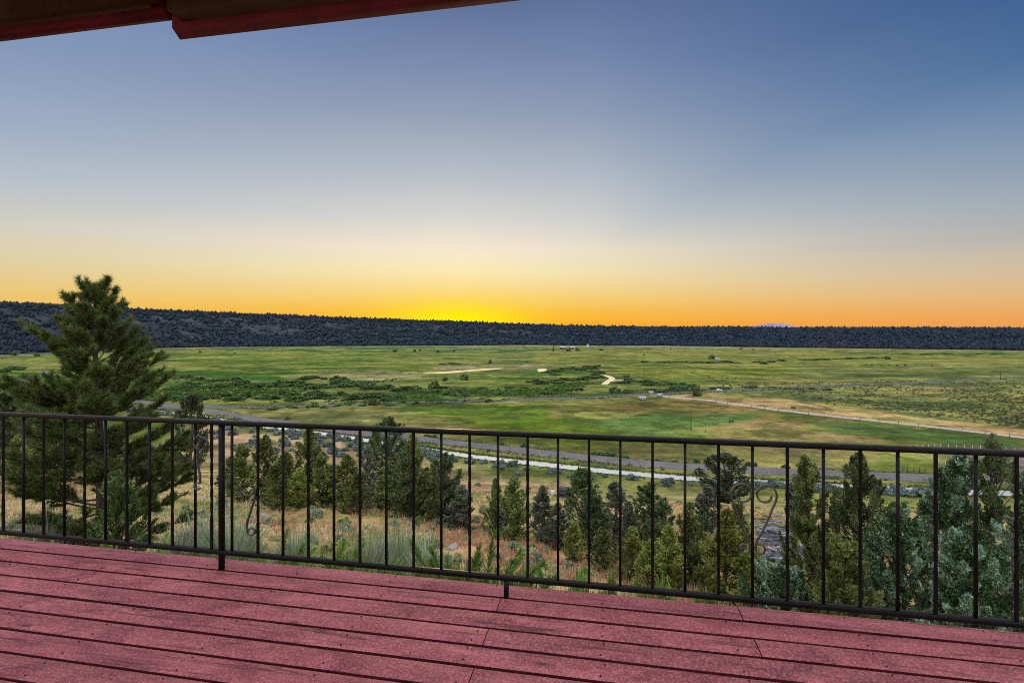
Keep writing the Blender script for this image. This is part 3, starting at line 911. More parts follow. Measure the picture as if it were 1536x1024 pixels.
def build_railing():
    ztop, zb0, zb1 = 0.914, 0.094, 0.120
    s0, s1 = -6.2, 6.0
    t = MB(); t.box(((s0 + s1) / 2, RAIL_T, ztop - 0.013), (s1 - s0, 0.040, 0.026), bevel=0.003); t.build('top_rail', M['iron'], RAIL)
    b = MB(); b.box(((s0 + s1) / 2, RAIL_T, (zb0 + zb1) / 2), (s1 - s0, 0.030, zb1 - zb0), bevel=0.0025); b.build('bottom_rail', M['iron'], RAIL)
    ss = [rail_st(p) for p in BAL]
    d = ss[-1] - ss[-2]
    for k in range(1, 9): ss.append(ss[36] + d * k)
    for k in range(1, 14): ss.insert(0, ss[0] - 0.172)
    n0 = 13
    hb = 0.0064
    z0, z1 = zb1 - 0.001, ztop - 0.025
    protos = {}

    def bar(tw):
        mb = MB()
        if not tw:
            R = np.array([[0, 0, 1], [0, 1, 0], [-1, 0, 0]])
            mb.box((0, 0, (z0 + z1) / 2), (z1 - z0, 2 * hb, 2 * hb), R, bevel=0.0012)
        else:
            zz = np.unique(np.concatenate([[z0, z0 + .16], np.linspace(z0 + 0.18, z1 - 0.18, 30), [z1 - .16, z1]]))
            f = np.clip((zz - z0 - 0.18) / (z1 - z0 - 0.36), 0, 1) * PI * 2.5
            V = np.array([[hb * 1.414 * math.cos(a + q * PI / 2 + PI / 4), hb * 1.414 * math.sin(a + q * PI / 2 + PI / 4), z] for z, a in zip(zz, f) for q in range(4)])
            m = len(zz)
            Q = [[i * 4 + j, i * 4 + (j + 1) % 4, i * 4 + 4 + (j + 1) % 4, i * 4 + 4 + j] for i in range(m - 1) for j in range(4)]
            mb.add(V, None, Q)
        return mb.mesh('twisted_baluster' if tw else 'baluster', M['iron'])
    me = {False: bar(False), True: bar(True)}
    for i, s in enumerate(ss):
        k = i - n0
        tw = (k % 2 == 0)
        o = link('twisted_baluster' if tw else 'baluster', me[tw], RAIL, (s, RAIL_T, 0))
    # posts: one tall post with a foot plate, short feet under the bottom rail elsewhere
    sp_ = rail_st(332.5)
    for s in (sp_, sp_ - 3.66):
        p = MB(); p.box((s, RAIL_T + 0.0, (ztop - 0.028) / 2 + 0.0005), (ztop - 0.028, 0.028, 0.028), np.array([[0, 0, 1], [0, 1, 0], [-1, 0, 0]]), bevel=0.003)
        p.build('post', M['iron'], RAIL)
    for s in (rail_st(759.5), rail_st(759.5) + 3.7):
        p = MB(); p.box((s, RAIL_T, zb0 / 2 + 0.0005), (zb0 - 0.001, 0.025, 0.025), np.array([[0, 0, 1], [0, 1, 0], [-1, 0, 0]]), bevel=0.002)
        p.build('foot', M['iron'], RAIL)

    def scroll(pts):
        P = []
        for px, py in pts:
            s, z = rail_st(px, py); P.append((s, RAIL_T - 0.010, z))
        P = smooth_line(np.array([(a, c, b) for a, b, c in P]), 5)[:, [0, 2, 1]]
        mb = MB(); n = len(P)
        T = np.gradient(P, axis=0); T = unit(T); B = np.array([0, 1.0, 0]); A = np.cross(T, B)
        wv, th = 0.0065, 0.0036
        V = np.zeros((n, 4, 3))
        for q, (a, b_) in enumerate([(-th, -wv), (th, -wv), (th, wv), (-th, wv)]): V[:, q] = P + a * A + b_ * B[None]
        Q = [[i * 4 + j, i * 4 + (j + 1) % 4, i * 4 + 4 + (j + 1) % 4, i * 4 + 4 + j] for i in range(n - 1) for j in range(4)] + [[3, 2, 1, 0], [n * 4 - 4, n * 4 - 3, n * 4 - 2, n * 4 - 1]]
        mb.add(V.reshape(-1, 3), None, Q)
        mb.build('scroll', M['scroll'], RAIL)

    def spiral(cx, cy, r0, r1, a0, a1, n=14):
        return [(cx + (r0 + (r1 - r0) * k / n) * math.cos(math.radians(a0 + (a1 - a0) * k / n)), cy - (r0 + (r1 - r0) * k / n) * math.sin(math.radians(a0 + (a1 - a0) * k / n))) for k in range(n + 1)]
    # heart pair on the bar at 1128 (photo grid); angle counter-clockwise, y up
    scroll(spiral(1113, 739.5, 9, 17, 130, 550, 20) [:-1] + [(1096, 744), (1101, 757), (1112, 787), (1122, 809)] + spiral(1115.8, 820, 8.6, 4.6, 15, -330, 14))
    scroll(spiral(1147.5, 741, 9, 17, -10, -380, 20)[:-1] + [(1164, 745), (1158, 761), (1146, 789), (1134, 812)] + spiral(1139.5, 821.5, 7.4, 7.0, 160, 480, 14))
    # single S scrolls by the tall post
    scroll(spiral(304, 663.5, 8, 12, 120, -190 - 60, 16) + [(297.5, 690), (302, 716)] + spiral(298.5, 728.5, 5.5, 4.0, 60, 330, 12))
    scroll(spiral(373, 731, 8, 12.5, 75, 360, 16) + [(384.5, 742), (378, 765), (372, 788)] + spiral(379, 795.5, 6.4, 4.4, 170, 520, 14))


build_railing()

# ------------------------------------------------------------------ eave overhead
def build_eave():
    root = thing('porch_roof', 'dark red and brown roof eave with exposed rafter above the deck', 'roof', (0, 0, 2.0), -TH)
    # deck-parallel frame: s along, t outward. Height of the boards above the eye and reach chosen from the eave lines
    def at(px, py, z):   # s, t of the point at height z (world) on a survey ray
        d = (z - EYE) * F / (HY - py); x = (px - 768) / F * d
        return x * CT - d * ST, x * ST + d * CT
    zb = EYE + 0.92          # underside of the outer beam
    s_e, t_o = at(270, 60, zb); s_i, t_i = at(256, 31, zb)
    L = 5.0
    mb = MB()                # outer beam, bottom face slanting end
    t_i = t_o - 0.062
    V = [(s_e, t_o, zb), (s_e + L, t_o, zb), (s_e + L, t_i, zb), (s_e + 0.03, t_i, zb), (s_e, t_o, zb + 0.16), (s_e + L, t_o, zb + 0.16), (s_e + L, t_i, zb + 0.16), (s_e + 0.03, t_i, zb + 0.16)]
    Q = [[0, 3, 2, 1], [4, 5, 6, 7], [0, 1, 5, 4], [2, 3, 7, 6], [0, 4, 7, 3], [1, 2, 6, 5]]
    mb.add(np.array(V) - [0, 0, 2], None, Q); mb.build('outer_fascia', M['fascia'], root)
    # inner fascia that shows further left and a little higher
    z2 = zb + 0.035
    s2, t2 = at(255, 32.5, z2)
    _, t3 = at(0, 62, z2)
    t2 = 0.5 * (t2 + t3)
    mb = MB(); mb.box((s_e - 2.58, t2 - 0.022, z2 + 0.07 - 2), (5.2, 0.044, 0.14)); mb.build('inner_fascia', M['fascia'], root)
    # brown boards behind and soffit
    mb = MB(); mb.box((s_e + L / 2 + .05, t_i - 0.030, zb + 0.094 - 2), (L - 0.04, 0.056, 0.16)); mb.build('beam', M['eave_brown'], root)
    mb = MB(); mb.box((s_e - 2.57, t2 - 0.075, z2 + 0.085 - 2), (5.2, 0.058, 0.14)); mb.build('beam', M['eave_brown'], root)
    mb = MB()
    for k in range(9):
        mb.box((0.5, t2 - 0.115 - 0.12 - k * 0.145, z2 + 0.185 + k * 0.030 - 2), (11, 0.152, 0.02), tone=k / 9)
    mb.build('soffit', M['eave_brown'], root)
    for k in range(-3, 5):
        s = s_e + 0.04 + k * 1.22; mb = MB()
        mb.box((s, t2 - 0.71, z2 + 0.165 - 2), (0.09, 1.16, 0.12), np.array([[1, 0, 0], [0, .978, 0.2], [0, -0.2, .978]])); mb.build('rafter', M['rafter'], root)
    mb = MB(); mb.box((0.5, t_o - 0.72, z2 + 0.42 - 2), (11, 1.55, 0.03), np.array([[1, 0, 0], [0, .978, 0.2], [0, -0.2, .978]])); mb.build('roof_sheet', M['fascia'], root)


build_eave()


# ------------------------------------------------------------------ vegetation generators
def leafcloud(mb, C, R, n, size, rng, up=0.35, out=0.8, aspect=0.38, tone=None, jit=0.25):
    C = np.asarray(C, float).reshape(-1, 3); k = len(C)
    R = np.broadcast_to(np.asarray(R, float).reshape(-1, 1) if np.ndim(R) < 2 else R, (k, 3))
    d = unit(rng.normal(size=(k, n, 3)))
    rad = rng.random((k, n, 1)) ** 0.45
    P = C[:, None, :] + d * rad * R[:, None, :]
    ax = unit(out * d + np.array([0, 0, up]) + 0.55 * rng.normal(size=(k, n, 3)))
    sd = unit(np.cross(ax, rng.normal(size=(k, n, 3))))
    sz = size * rng.uniform(0.6, 1.35, (k, n, 1))
    a = P - ax * sz * 0.5 - sd * sz * aspect; b = P - ax * sz * 0.5 + sd * sz * aspect; c = P + ax * sz * 0.7
    V = np.stack([a, b, c], 2).reshape(-1, 3)
    T = np.arange(k * n * 3).reshape(-1, 3)
    tn = rng.random(k) if tone is None else np.asarray(tone)
    tt = np.clip(tn[:, None] * 0.65 + 0.175 + jit * rng.normal(size=(k, n)), 0, 1)
    mb.add(V, T, None, np.repeat(tt.ravel(), 3))


PROF = {
    'cone': lambda t: np.minimum(1, (t / 0.16 + 0.05) ** 0.6) * (1 - t) ** 0.72 * 1.05 + 0.02,
    'spire': lambda t: np.minimum(1, (t / 0.22 + 0.1) ** 0.5) * (1 - t) ** 0.55 * 0.95 + 0.02,
    'oval': lambda t: np.sqrt(np.clip(1 - ((t - 0.42) / 0.60) ** 2, 0.01, 1)) * (1 - 0.35 * t),
    'round': lambda t: np.sqrt(np.clip(1 - ((t - 0.5) / 0.53) ** 2, 0.01, 1)),
}


def juniper_mesh(h, rad, prof, nplume, nleaf, leaf, mat, seed, bare=0.06, lobes=0.35, pr=0.15, steep=1.0, dead=6):
    """plumes of scale leaves on up-curving limbs, tips scattered over an uneven envelope"""
    r = np.random.default_rng(seed)
    t = np.concatenate([r.random(nplume) ** 0.9, [0.995, 0.95, 0.93, 0.90]]); n = len(t)
    phi = r.uniform(0, 2 * PI, n)
    lob = 1 - lobes + 2 * lobes * vnoise(phi * 1.1 + seed, t * 4.0 + seed, seed)
    R = rad * PROF[prof](t) * lob * np.where(r.random(n) < 0.35, r.uniform(0.25, 0.8, n), r.uniform(0.8, 1.08, n))
    R[-4:] *= 0.35
    lean = r.normal(0, 0.02 * h, 2)
    z = h * (bare + (1 - bare) * t)
    tip = np.stack([R * np.cos(phi) + lean[0] * t, R * np.sin(phi) + lean[1] * t, z], 1)
    L = np.maximum(R * r.uniform(0.55, 0.95, n), 0.30 * rad) * (1.1 - 0.3 * t) + 0.05 * rad
    ang = np.radians(r.uniform(28, 62, n) + 22 * t) * steep
    d = np.stack([np.cos(phi + r.normal(0, .3, n)) * np.cos(ang), np.sin(phi + r.normal(0, .3, n)) * np.cos(ang), np.sin(ang)], 1)
    base = tip - d * L[:, None]
    base[:, 2] = np.maximum(base[:, 2], 0.04 * h)
    u = r.random((n, nleaf)) ** 0.8
    wid = rad * pr * (0.45 + 0.75 * r.random(n))[:, None] * (np.sin(PI * np.clip(u * 0.85 + 0.18, 0, 1)) ** 0.8 + 0.08)
    ctr = base[:, None] + (tip - base)[:, None] * u[..., None]
    off = unit(r.normal(size=(n, nleaf, 3)))
    P = ctr + off * (wid * r.random((n, nleaf)) ** 0.5)[..., None]
    ax = unit(0.75 * off + 0.9 * d[:, None] + np.array([0, 0, 0.25]) + 0.45 * r.normal(size=(n, nleaf, 3)))
    sd = unit(np.cross(ax, r.normal(size=(n, nleaf, 3))))
    sz = (leaf * r.uniform(0.55, 1.4, (n, nleaf)))[..., None]
    V = np.stack([P - ax * sz * .5 - sd * sz * .34, P - ax * sz * .5 + sd * sz * .34, P + ax * sz * .75], 2).reshape(-1, 3)
    tn = np.clip(r.random((n, 1)) ** 1.2 * 0.85 + 0.05 + 0.24 * r.normal(size=(n, nleaf)), 0, 1)
    mb = MB(); mb.add(V, np.arange(len(V)).reshape(-1, 3), None, np.repeat(tn.ravel(), 3))
    crown = mb.mesh('crown', mat)
    tb = MB(); m = 8; zz = np.linspace(-0.25, h * 0.93, m)
    Pt = np.stack([lean[0] * (zz / h) + r.normal(0, 0.006 * h, m), lean[1] * (zz / h) + r.normal(0, 0.006 * h, m), zz], 1)
    tr = 0.024 * h
    tb.tube(Pt, tr * (1 - 0.93 * np.linspace(0, 1, m)) + 0.006, 7)
    for q in range(0, n, 2 if n < 160 else 3):
        z0 = max(0.05 * h, base[q, 2] - 0.5 * np.hypot(base[q, 0], base[q, 1]) - 0.03 * h)
        a = np.array([lean[0] * z0 / h, lean[1] * z0 / h, z0])
        c = base[q] * 0.5 + a * 0.5 - np.array([0, 0, 0.03 * h])
        k = (1 - z0 / h)
        tb.tube([a, c, base[q], base[q] * .35 + tip[q] * .65], [tr * .30 * k + .006, tr * .2 * k + .005, tr * .12 * k + .004, .003], 4, cap=False)
    for q in range(dead):      # bare dead branches round the foot
        a_ = r.uniform(0, 2 * PI); z0 = h * r.uniform(.03, .2); l = rad * r.uniform(.5, .95)
        e = np.array([math.cos(a_) * l, math.sin(a_) * l, z0 + l * r.uniform(-.1, .35)])
        tb.tube([(0, 0, z0), e * .5 + [0, 0, z0 * .5 - .05 * l], e], [tr * .22 + .004, tr * .14 + .003, .003], 4, cap=False)
    return tb.mesh('trunk', M['bark']), crown


def put_tree(meshes, name, label, cat, loc, scale, rz, group=None):
    root = thing(name, label, cat, loc, rz, group, scale)
    link('trunk', meshes[0], root); link('crown', meshes[1], root)
    return root


JV = {}
def jvariant(kind, k):
    key = (kind, k)
    if key not in JV:
        mat, prof, lobes = {'olive': ('juniper', 'cone', 0.42), 'dark': ('juniper_dark', 'oval', 0.42), 'bright': ('juniper_bright', 'cone', 0.34),
                            'grey': ('juniper_grey', 'spire', 0.40), 'spire': ('juniper', 'spire', 0.42), 'round': ('juniper_round', 'round', 0.22)}[kind]
        JV[key] = juniper_mesh(4.0, 1.0, prof, 105, 80, 0.095, M[mat], 100 + k * 7 + hash_kind(kind), bare=0.04 if k % 2 else 0.08, lobes=lobes, pr=0.20)
    return JV[key]


def hash_kind(s):
    return sum(ord(c) * (i + 1) for i, c in enumerate(s)) % 97


# (px, top, base, width px, kind, variant, label)   px/top/base on the survey grid
TREES = [
    (366, 664, 752, 46, 'spire', 0, 'olive juniper just right of the tall iron post, left end of the tree row'),
    (398, 652, 752, 44, 'olive', 1, 'thin-topped olive juniper left of the tallest juniper in the slope row'),
    (430, 676, 757, 50, 'olive', 0, 'low broad olive juniper tucked left of the tallest juniper in the row'),
    (460, 638, 756, 48, 'spire', 1, 'tallest pointed olive juniper in the row halfway down the slope'),
    (484, 676, 760, 44, 'olive', 2, 'pointed juniper leaning against the right side of the tallest one in the row'),
    (519, 682, 764, 52, 'olive', 1, 'even olive cone juniper with bare dead branches at its foot'),
    (552, 668, 765, 34, 'grey', 0, 'sparse greyish juniper showing its thin trunk below the lone round tree'),
    (588, 690, 768, 52, 'olive', 0, 'wide olive juniper directly below the lone dark round tree'),
    (618, 650, 772, 52, 'spire', 2, 'tall narrow juniper just right of the lone dark round tree'),
    (640, 700, 776, 40, 'olive', 2, 'short juniper squeezed between the tall narrow one and the black-green one'),
    (667, 676, 786, 50, 'dark', 1, 'black-green dense juniper at the right end of the slope row'),
    (693, 726, 794, 46, 'grey', 1, 'small greyish juniper standing alone right of the slope row'),
    (742, 716, 800, 34, 'olive', 1, 'narrow juniper half hidden behind a baluster left of the olive cone'),
    (771, 712, 810, 52, 'olive', 2, 'full olive cone juniper in front of the bend of the canal'),
    (818, 726, 814, 42, 'grey', 2, 'thin grey spire juniper left of the parked trailer'),
    (878, 702, 806, 58, 'dark', 0, 'ragged blue-black juniper right of the parked trailer'),
    (860, 780, 843, 36, 'bright', 0, 'small bright green cone juniper alone in the dry grass'),
    (924, 722, 806, 50, 'grey', 0, 'loose grey-green juniper with twiggy gaps behind the small bright ones'),
    (905, 788, 856, 44, 'olive', 1, 'small olive juniper with a forked bare stem'),
    (972, 726, 832, 62, 'dark', 1, 'dark broad juniper in the middle of the right-hand grove'),
    (948, 790, 874, 50, 'bright', 1, 'bright green bushy juniper at the front of the grove, left side'),
    (1001, 786, 886, 50, 'bright', 2, 'bright olive cone juniper at the front centre of the grove'),
    (1034, 752, 884, 46, 'spire', 0, 'tall dusky juniper behind the front centre cone of the grove'),
    (1060, 726, 800, 44, 'grey', 1, 'twiggy grey juniper at the back of the grove below the round canal tree'),
    (1084, 760, 905, 78, 'bright', 3, 'largest bright olive juniper, left of the heart-shaped scroll'),
    (1018, 846, 892, 24, 'bright', 0, 'knee-high light green juniper sapling at the front of the grove'),
    (1124, 812, 915, 56, 'bright', 1, 'low yellow-green juniper under the heart-shaped scroll'),
    (28, 650, 735, 42, 'olive', 2, 'small juniper in the left corner behind the twisted baluster'),
    (346, 684, 748, 40, 'olive', 2, 'rounded olive juniper hidden by the tall iron post'),
    (414, 690, 768, 44, 'olive', 0, 'squat olive juniper in front of the thin-topped one'),
    (446, 700, 764, 40, 'bright', 1, 'yellowish small juniper at the foot of the tallest pointed one'),
    (502, 694, 762, 40, 'spire', 1, 'narrow olive juniper between the pointed one and the even cone'),
    (536, 704, 770, 40, 'olive', 0, 'short olive juniper at the foot of the even cone'),
    (572, 700, 766, 44, 'spire', 0, 'narrow juniper below the left half of the lone round tree'),
    (604, 676, 776, 44, 'dark', 1, 'dark juniper pressed between two taller ones in the row'),
    (650, 688, 780, 48, 'spire', 1, 'tall olive juniper left of the black-green one'),
    (682, 716, 790, 38, 'grey', 0, 'thin greyish juniper against the right side of the black-green one'),
    (758, 742, 806, 36, 'grey', 2, 'small dull juniper at the left foot of the olive cone'),
    (838, 752, 822, 38, 'grey', 1, 'dull grey juniper in front of the parked trailer'),
    (894, 744, 828, 48, 'dark', 0, 'blue-black juniper below the ragged one'),
    (938, 756, 842, 40, 'grey', 2, 'thin grey juniper right of the forked small one'),
    (990, 746, 850, 46, 'dark', 0, 'dark juniper behind the two bright front cones'),
    (1052, 770, 878, 46, 'dark', 1, 'dark juniper left of the largest bright olive one'),
    (1106, 746, 838, 44, 'olive', 0, 'olive juniper behind the left curl of the heart-shaped scroll'),
    (972, 806, 884, 40, 'bright', 2, 'pale olive juniper between the bushy one and the centre cone'),
    (1200, 712, 800, 40, 'grey', 2, 'slim grey juniper behind the log heap'),
]


def build_junipers():
    r = np.random.default_rng(77)
    for px, top, base, wpx, kind, k, label in TREES:
        x, y = ray_ground(px, base)
        z = h1(x, y)
        zt = EYE + (HY - top) / F * y
        h = zt - z; w = wpx * y / F / 2 * 1.36
        put_tree(jvariant(kind, k), 'juniper_tree', label, 'juniper tree', (x, y, z - 0.05), (w, w, h / 4.0), r.uniform(0, 6.28), 'junipers on the slope')
    # dark round trees standing by the canal
    for px, top, y, wpx, k, label in [(580, 626, 138, 46, 0, 'lone dark round tree standing by the canal bank'),
                                      (1090, 682, 108, 58, 1, 'dark round tree by the canal above the right-hand grove'),
                                      (286, 592, 118, 40, 2, 'dark round juniper right of the big pine'),
                                      (14, 588, 70, 80, 3, 'dark bushy juniper at the left edge behind the big pine'),
                                      (58, 592, 82, 70, 2, 'dull green juniper behind the left side of the big pine')]:
        x = (px - 768) / F * y; z = h1(x, y); zt = EYE + (HY - top) / F * y
        h = zt - z; w = wpx * y / F / 2 * 1.38
        put_tree(jvariant('round', k), 'juniper_tree', label, 'juniper tree', (x, y, z - 0.05), (w, w, h / 4.0), r.uniform(0, 6.28))


build_junipers()


def build_near_junipers():
    """the big blue-green ones close to the deck on the right, and the shrub in front of the pine"""
    specs = [  # px, top, y, width px, prof, clumps, leaves, mat, label, lobes
        (1216, 680, 15.5, 96, 'spire', 130, 300, 'juniper', 'tall ragged green juniper right of the log heap', 0.45),
        (1292, 678, 14.5, 120, 'spire', 150, 300, 'juniper_dark', 'twin-tipped deep green juniper in the middle of the right-hand clump', 0.45),
        (1428, 672, 12.5, 130, 'spire', 150, 340, 'juniper_blue', 'large blue-green juniper left of the dark leader tree', 0.42),
        (1486, 646, 15.0, 120, 'spire', 140, 320, 'juniper_dark', 'tallest right-hand juniper with a sparse leader above the top rail', 0.5),
        (1552, 690, 11.5, 150, 'spire', 140, 320, 'juniper_blue', 'blue-green juniper cut off by the right edge', 0.42),
        (1352, 752, 11.5, 120, 'oval', 125, 320, 'juniper_blue', 'lower silver-blue juniper in front of the right-hand clump', 0.42),
        (1262, 800, 11.0, 110, 'oval', 120, 320, 'juniper', 'bushy yellow-green juniper at the foot of the right-hand clump', 0.42),
        (1170, 842, 12.0, 90, 'round', 120, 240, 'juniper_blue', 'low blue-green juniper bush below the log heap', 0.42),
        (1450, 790, 9.5, 130, 'oval', 125, 320, 'juniper_blue', 'frosty blue juniper bush nearest the deck on the right', 0.42),
    ]
    for i, (px, top, y, wpx, prof, nc, nl, mat, label, lobes) in enumerate(specs):
        x = (px - 768) / F * y; z = h1(x, y); zt = EYE + (HY - top) / F * y
        h = zt - z; rad = wpx * y / F / 2 * 1.15
        me = juniper_mesh(h, rad, prof, nc, nl, 0.050, M[mat], 300 + i, bare=0.03, lobes=lobes, pr=0.13)
        put_tree(me, 'juniper_tree', label, 'juniper tree', (x, y, z - 0.05), (1, 1, 1), 0.0)
    y = 10.5; px = 178
    x = (px - 768) / F * y; z = h1(x, y); zt = EYE + (HY - 700) / F * y
    me = juniper_mesh(zt - z, 95 * y / F / 2 * 1.2, 'spire', 110, 170, 0.055, M['young'], 341, bare=0.03, lobes=0.4, pr=0.13)
    put_tree(me, 'juniper_tree', 'light green feathery young juniper in front of the big pine trunk', 'juniper tree', (x, y, z - 0.05), (1, 1, 1), 0)


build_near_junipers()


def build_pine():
    r = np.random.default_rng(12)
    y = 14.0; px = 148
    x = (px - 768) / F * y; zg = h1(x, y); top = EYE + (HY - 424) / F * y
    h = top - zg
    root = thing('pine_tree', 'tall young ponderosa pine rising above the railing on the left', 'pine tree', (x, y, zg - 0.1))
    tb = MB(); nb = MB()
    n = 16; zz = np.linspace(-0.3, h, n)
    P = np.stack([0.06 * np.sin(zz * 0.7), 0.05 * np.cos(zz * 0.5), zz], 1)
    tb.tube(P, 0.155 * (1 - zz.clip(0) / h) ** 0.85 + 0.010, 9)

    def tx(z):
        return np.array([0.06 * math.sin(z * 0.7), 0.05 * math.cos(z * 0.5), z])
    env_t = np.array([0, 0.15, 0.28, 0.45, 0.62, 0.74, 0.84, 0.90, 0.95, 1.0, 1.1]); env_r = np.array([1.9, 2.1, 2.1, 1.95, 1.62, 1.28, 0.95, 0.72, 0.42, 0.16, 0.10])
    tuft_p = []; tuft_d = []; tuft_s = []

    def tuft(p, d, s=1.0):
        tuft_p.append(p); tuft_d.append(d); tuft_s.append(s)
    z = 0.9; ph = 0.0; k = 0
    while z < h - 0.25:
        t = z / h
        nbn = int(r.integers(4, 7)) if t > .3 else int(r.integers(3, 6))
        for b in range(nbn):
            ph += 2 * PI / nbn
            a = ph + r.normal(0, 0.30); zb = max(0.5, z + r.normal(0, 0.24))
            zb = min(zb, h - 0.2)
            tilt = np.interp(t, [0.1, 0.35, 0.6, 0.8, 0.97], [-0.10, 0.10, 0.40, 0.72, 1.05]) + r.normal(0, 0.10)
            f_ = r.uniform(0.70, 1.10); L = 1.0
            for _q in range(6):
                L = 0.5 * L + 0.5 * np.interp(t + L * (math.sin(tilt) + 0.12) / h, env_t, env_r) * f_ / max(math.cos(tilt), 0.4)
            d = np.array([math.cos(a) * math.cos(tilt), math.sin(a) * math.cos(tilt), math.sin(tilt)])
            m = 7; s = np.linspace(0, 1, m)
            pts = tx(zb)[None] + d[None] * (L * s)[:, None]
            pts[:, 2] += 0.26 * L * s ** 2.2; sidev = np.array([-math.sin(a), math.cos(a), 0]); pts += sidev[None] * (0.10 * L * r.normal() * s ** 2)[:, None]
            br = (0.026 * (1 - t) + 0.012) * (1 - 0.8 * s)
            tb.tube(pts, br, 5, cap=False)
            tip = unit(pts[-1] - pts[-2] + np.array([0, 0, 0.05]))
            tuft(pts[-1], tip, 1.1); tuft(pts[-2] * .5 + pts[-1] * .5, tip, 0.9)
            ntw = int(np.clip(L * 12.5, 4, 24))
            for q in range(ntw):
                f = r.uniform(0.30, 0.97)
                i0 = min(int(f * (m - 1)), m - 2); g = f * (m - 1) - i0
                p0 = pts[i0] * (1 - g) + pts[i0 + 1] * g
                tw = unit(0.75 * d + r.choice([-1, 1]) * sidev * r.uniform(0.4, 1.1) + np.array([0, 0, r.uniform(-0.1, 0.65)]))
                l = L * r.uniform(0.14, 0.32) * (1.15 - 0.5 * f) + 0.08
                p1 = p0 + tw * l; p1[2] += 0.12 * l
                tb.tube([p0, (p0 + p1) / 2 - [0, 0, .02 * l], p1], [0.009, 0.007, 0.005], 4, cap=False)
                dd = unit(p1 - p0 + np.array([0, 0, 0.25 * l]))
                tuft(p1, dd, r.uniform(0.8, 1.15))
                if l > 0.24: tuft(p0 + (p1 - p0) * 0.62, dd, 0.85)
        z += np.interp(t, [0, 0.5, 1], [0.34, 0.31, 0.27]) * r.uniform(0.85, 1.15); ph += 0.7
    for f in (0.0, 0.10, 0.2, 0.3, 0.4): tuft(tx(h - f), np.array([0, 0, 1.0]), 0.9)
    Pp = np.array(tuft_p); D = np.array(tuft_d); S = np.array(tuft_s); K = len(Pp); nn = 84
    # needles: brush round the last hand's width of each twig
    u = r.random((K, nn, 1)); base = Pp[:, None] - D[:, None] * (u * 0.20 * S[:, None, None])
    spread = r.uniform(0.25, 1.15, (K, nn, 1))
    rd = unit(np.cross(D[:, None], r.normal(size=(K, nn, 3))))
    ax = unit(D[:, None] * np.cos(spread) + rd * np.sin(spread))
    ln = r.uniform(0.12, 0.20, (K, nn, 1)) * S[:, None, None]
    sd = unit(np.cross(ax, r.normal(size=(K, nn, 3)))) * 0.0075
    V = np.stack([base - sd, base + sd, base + ax * ln], 2).reshape(-1, 3)
    tn = np.clip(r.random((K, 1)) * 0.6 + 0.15 + 0.2 * r.normal(size=(K, nn)), 0, 1)
    nb.add(V, np.arange(len(V)).reshape(-1, 3), None, np.repeat(tn.ravel(), 3))
    tb.build('trunk', M['bark'], root, smooth=True)
    nb.build('crown', M['pine'], root)


build_pine()


# ------------------------------------------------------------------ shrubs
def bush_mesh(name, rad, hgt, nclump, nleaf, leaf, mat, seed, up=0.4, flat=1.0):
    r = np.random.default_rng(seed)
    d = unit(r.normal(size=(nclump, 3))); d[:, 2] = abs(d[:, 2])
    rr = r.uniform(0.35, 0.86, nclump)[:, None] ** 0.6 * (0.78 + 0.3 * r.random((nclump, 1)))
    C = d * rr * np.array([rad, rad * flat, hgt]) * 0.9; C[:, 2] += 0.03 * hgt
    mb = MB()
    leafcloud(mb, C, np.stack([np.full(nclump, rad * .26), np.full(nclump, rad * .26), np.full(nclump, hgt * .24)], 1), nleaf, leaf, r, up=up)
    for q in range(min(10, nclump)):
        mb.tube([(0, 0, -0.08), C[q] * 0.5, C[q]], [0.02 * rad, 0.014 * rad, 0.005], 4, 0.0, cap=False)
    return mb.mesh(name, mat)


SB = {
    'sage': [bush_mesh('sagebrush', 0.5, 0.62, 34, 34, 0.075, M['sage'], 400 + i, up=0.8) for i in range(3)],
    'rabbit': [bush_mesh('rabbitbrush', 0.5, 0.5, 30, 34, 0.065, M['rabbit'], 410 + i, up=0.9) for i in range(3)],
    'weed': [bush_mesh('green_shrub', 0.5, 0.5, 28, 34, 0.085, M['weed'], 420 + i, up=1.0) for i in range(3)],
    'canal': [bush_mesh('canal_brush', 1.0, 1.0, 26, 26, 0.26, M['canal_sage'], 430 + i) for i in range(3)],
    'willow': [bush_mesh('willow_bush', 1.0, 1.0, 30, 26, 0.24, M['willow'], 440 + i, up=0.5) for i in range(4)],
    'dark': [bush_mesh('dark_tree', 1.0, 1.9, 34, 26, 0.24, M['juniper_dark'], 450 + i) for i in range(2)],
}


def put_bush(kind, name, label, cat, group, x, y, sx, sy, sz, rng, z=None):
    me = SB[kind][int(rng.integers(len(SB[kind])))]
    o = link(name, me); o.location = (x, y, (h1(x, y) if z is None else z) - 0.03)
    o.rotation_euler = (0, 0, rng.uniform(0, 6.28)) if abs(sx - sy) < 0.3 * sx else (0, 0, rng.normal(0, .15))
    o.scale = (sx, sy, sz)
    return tag(o, label, cat, group)


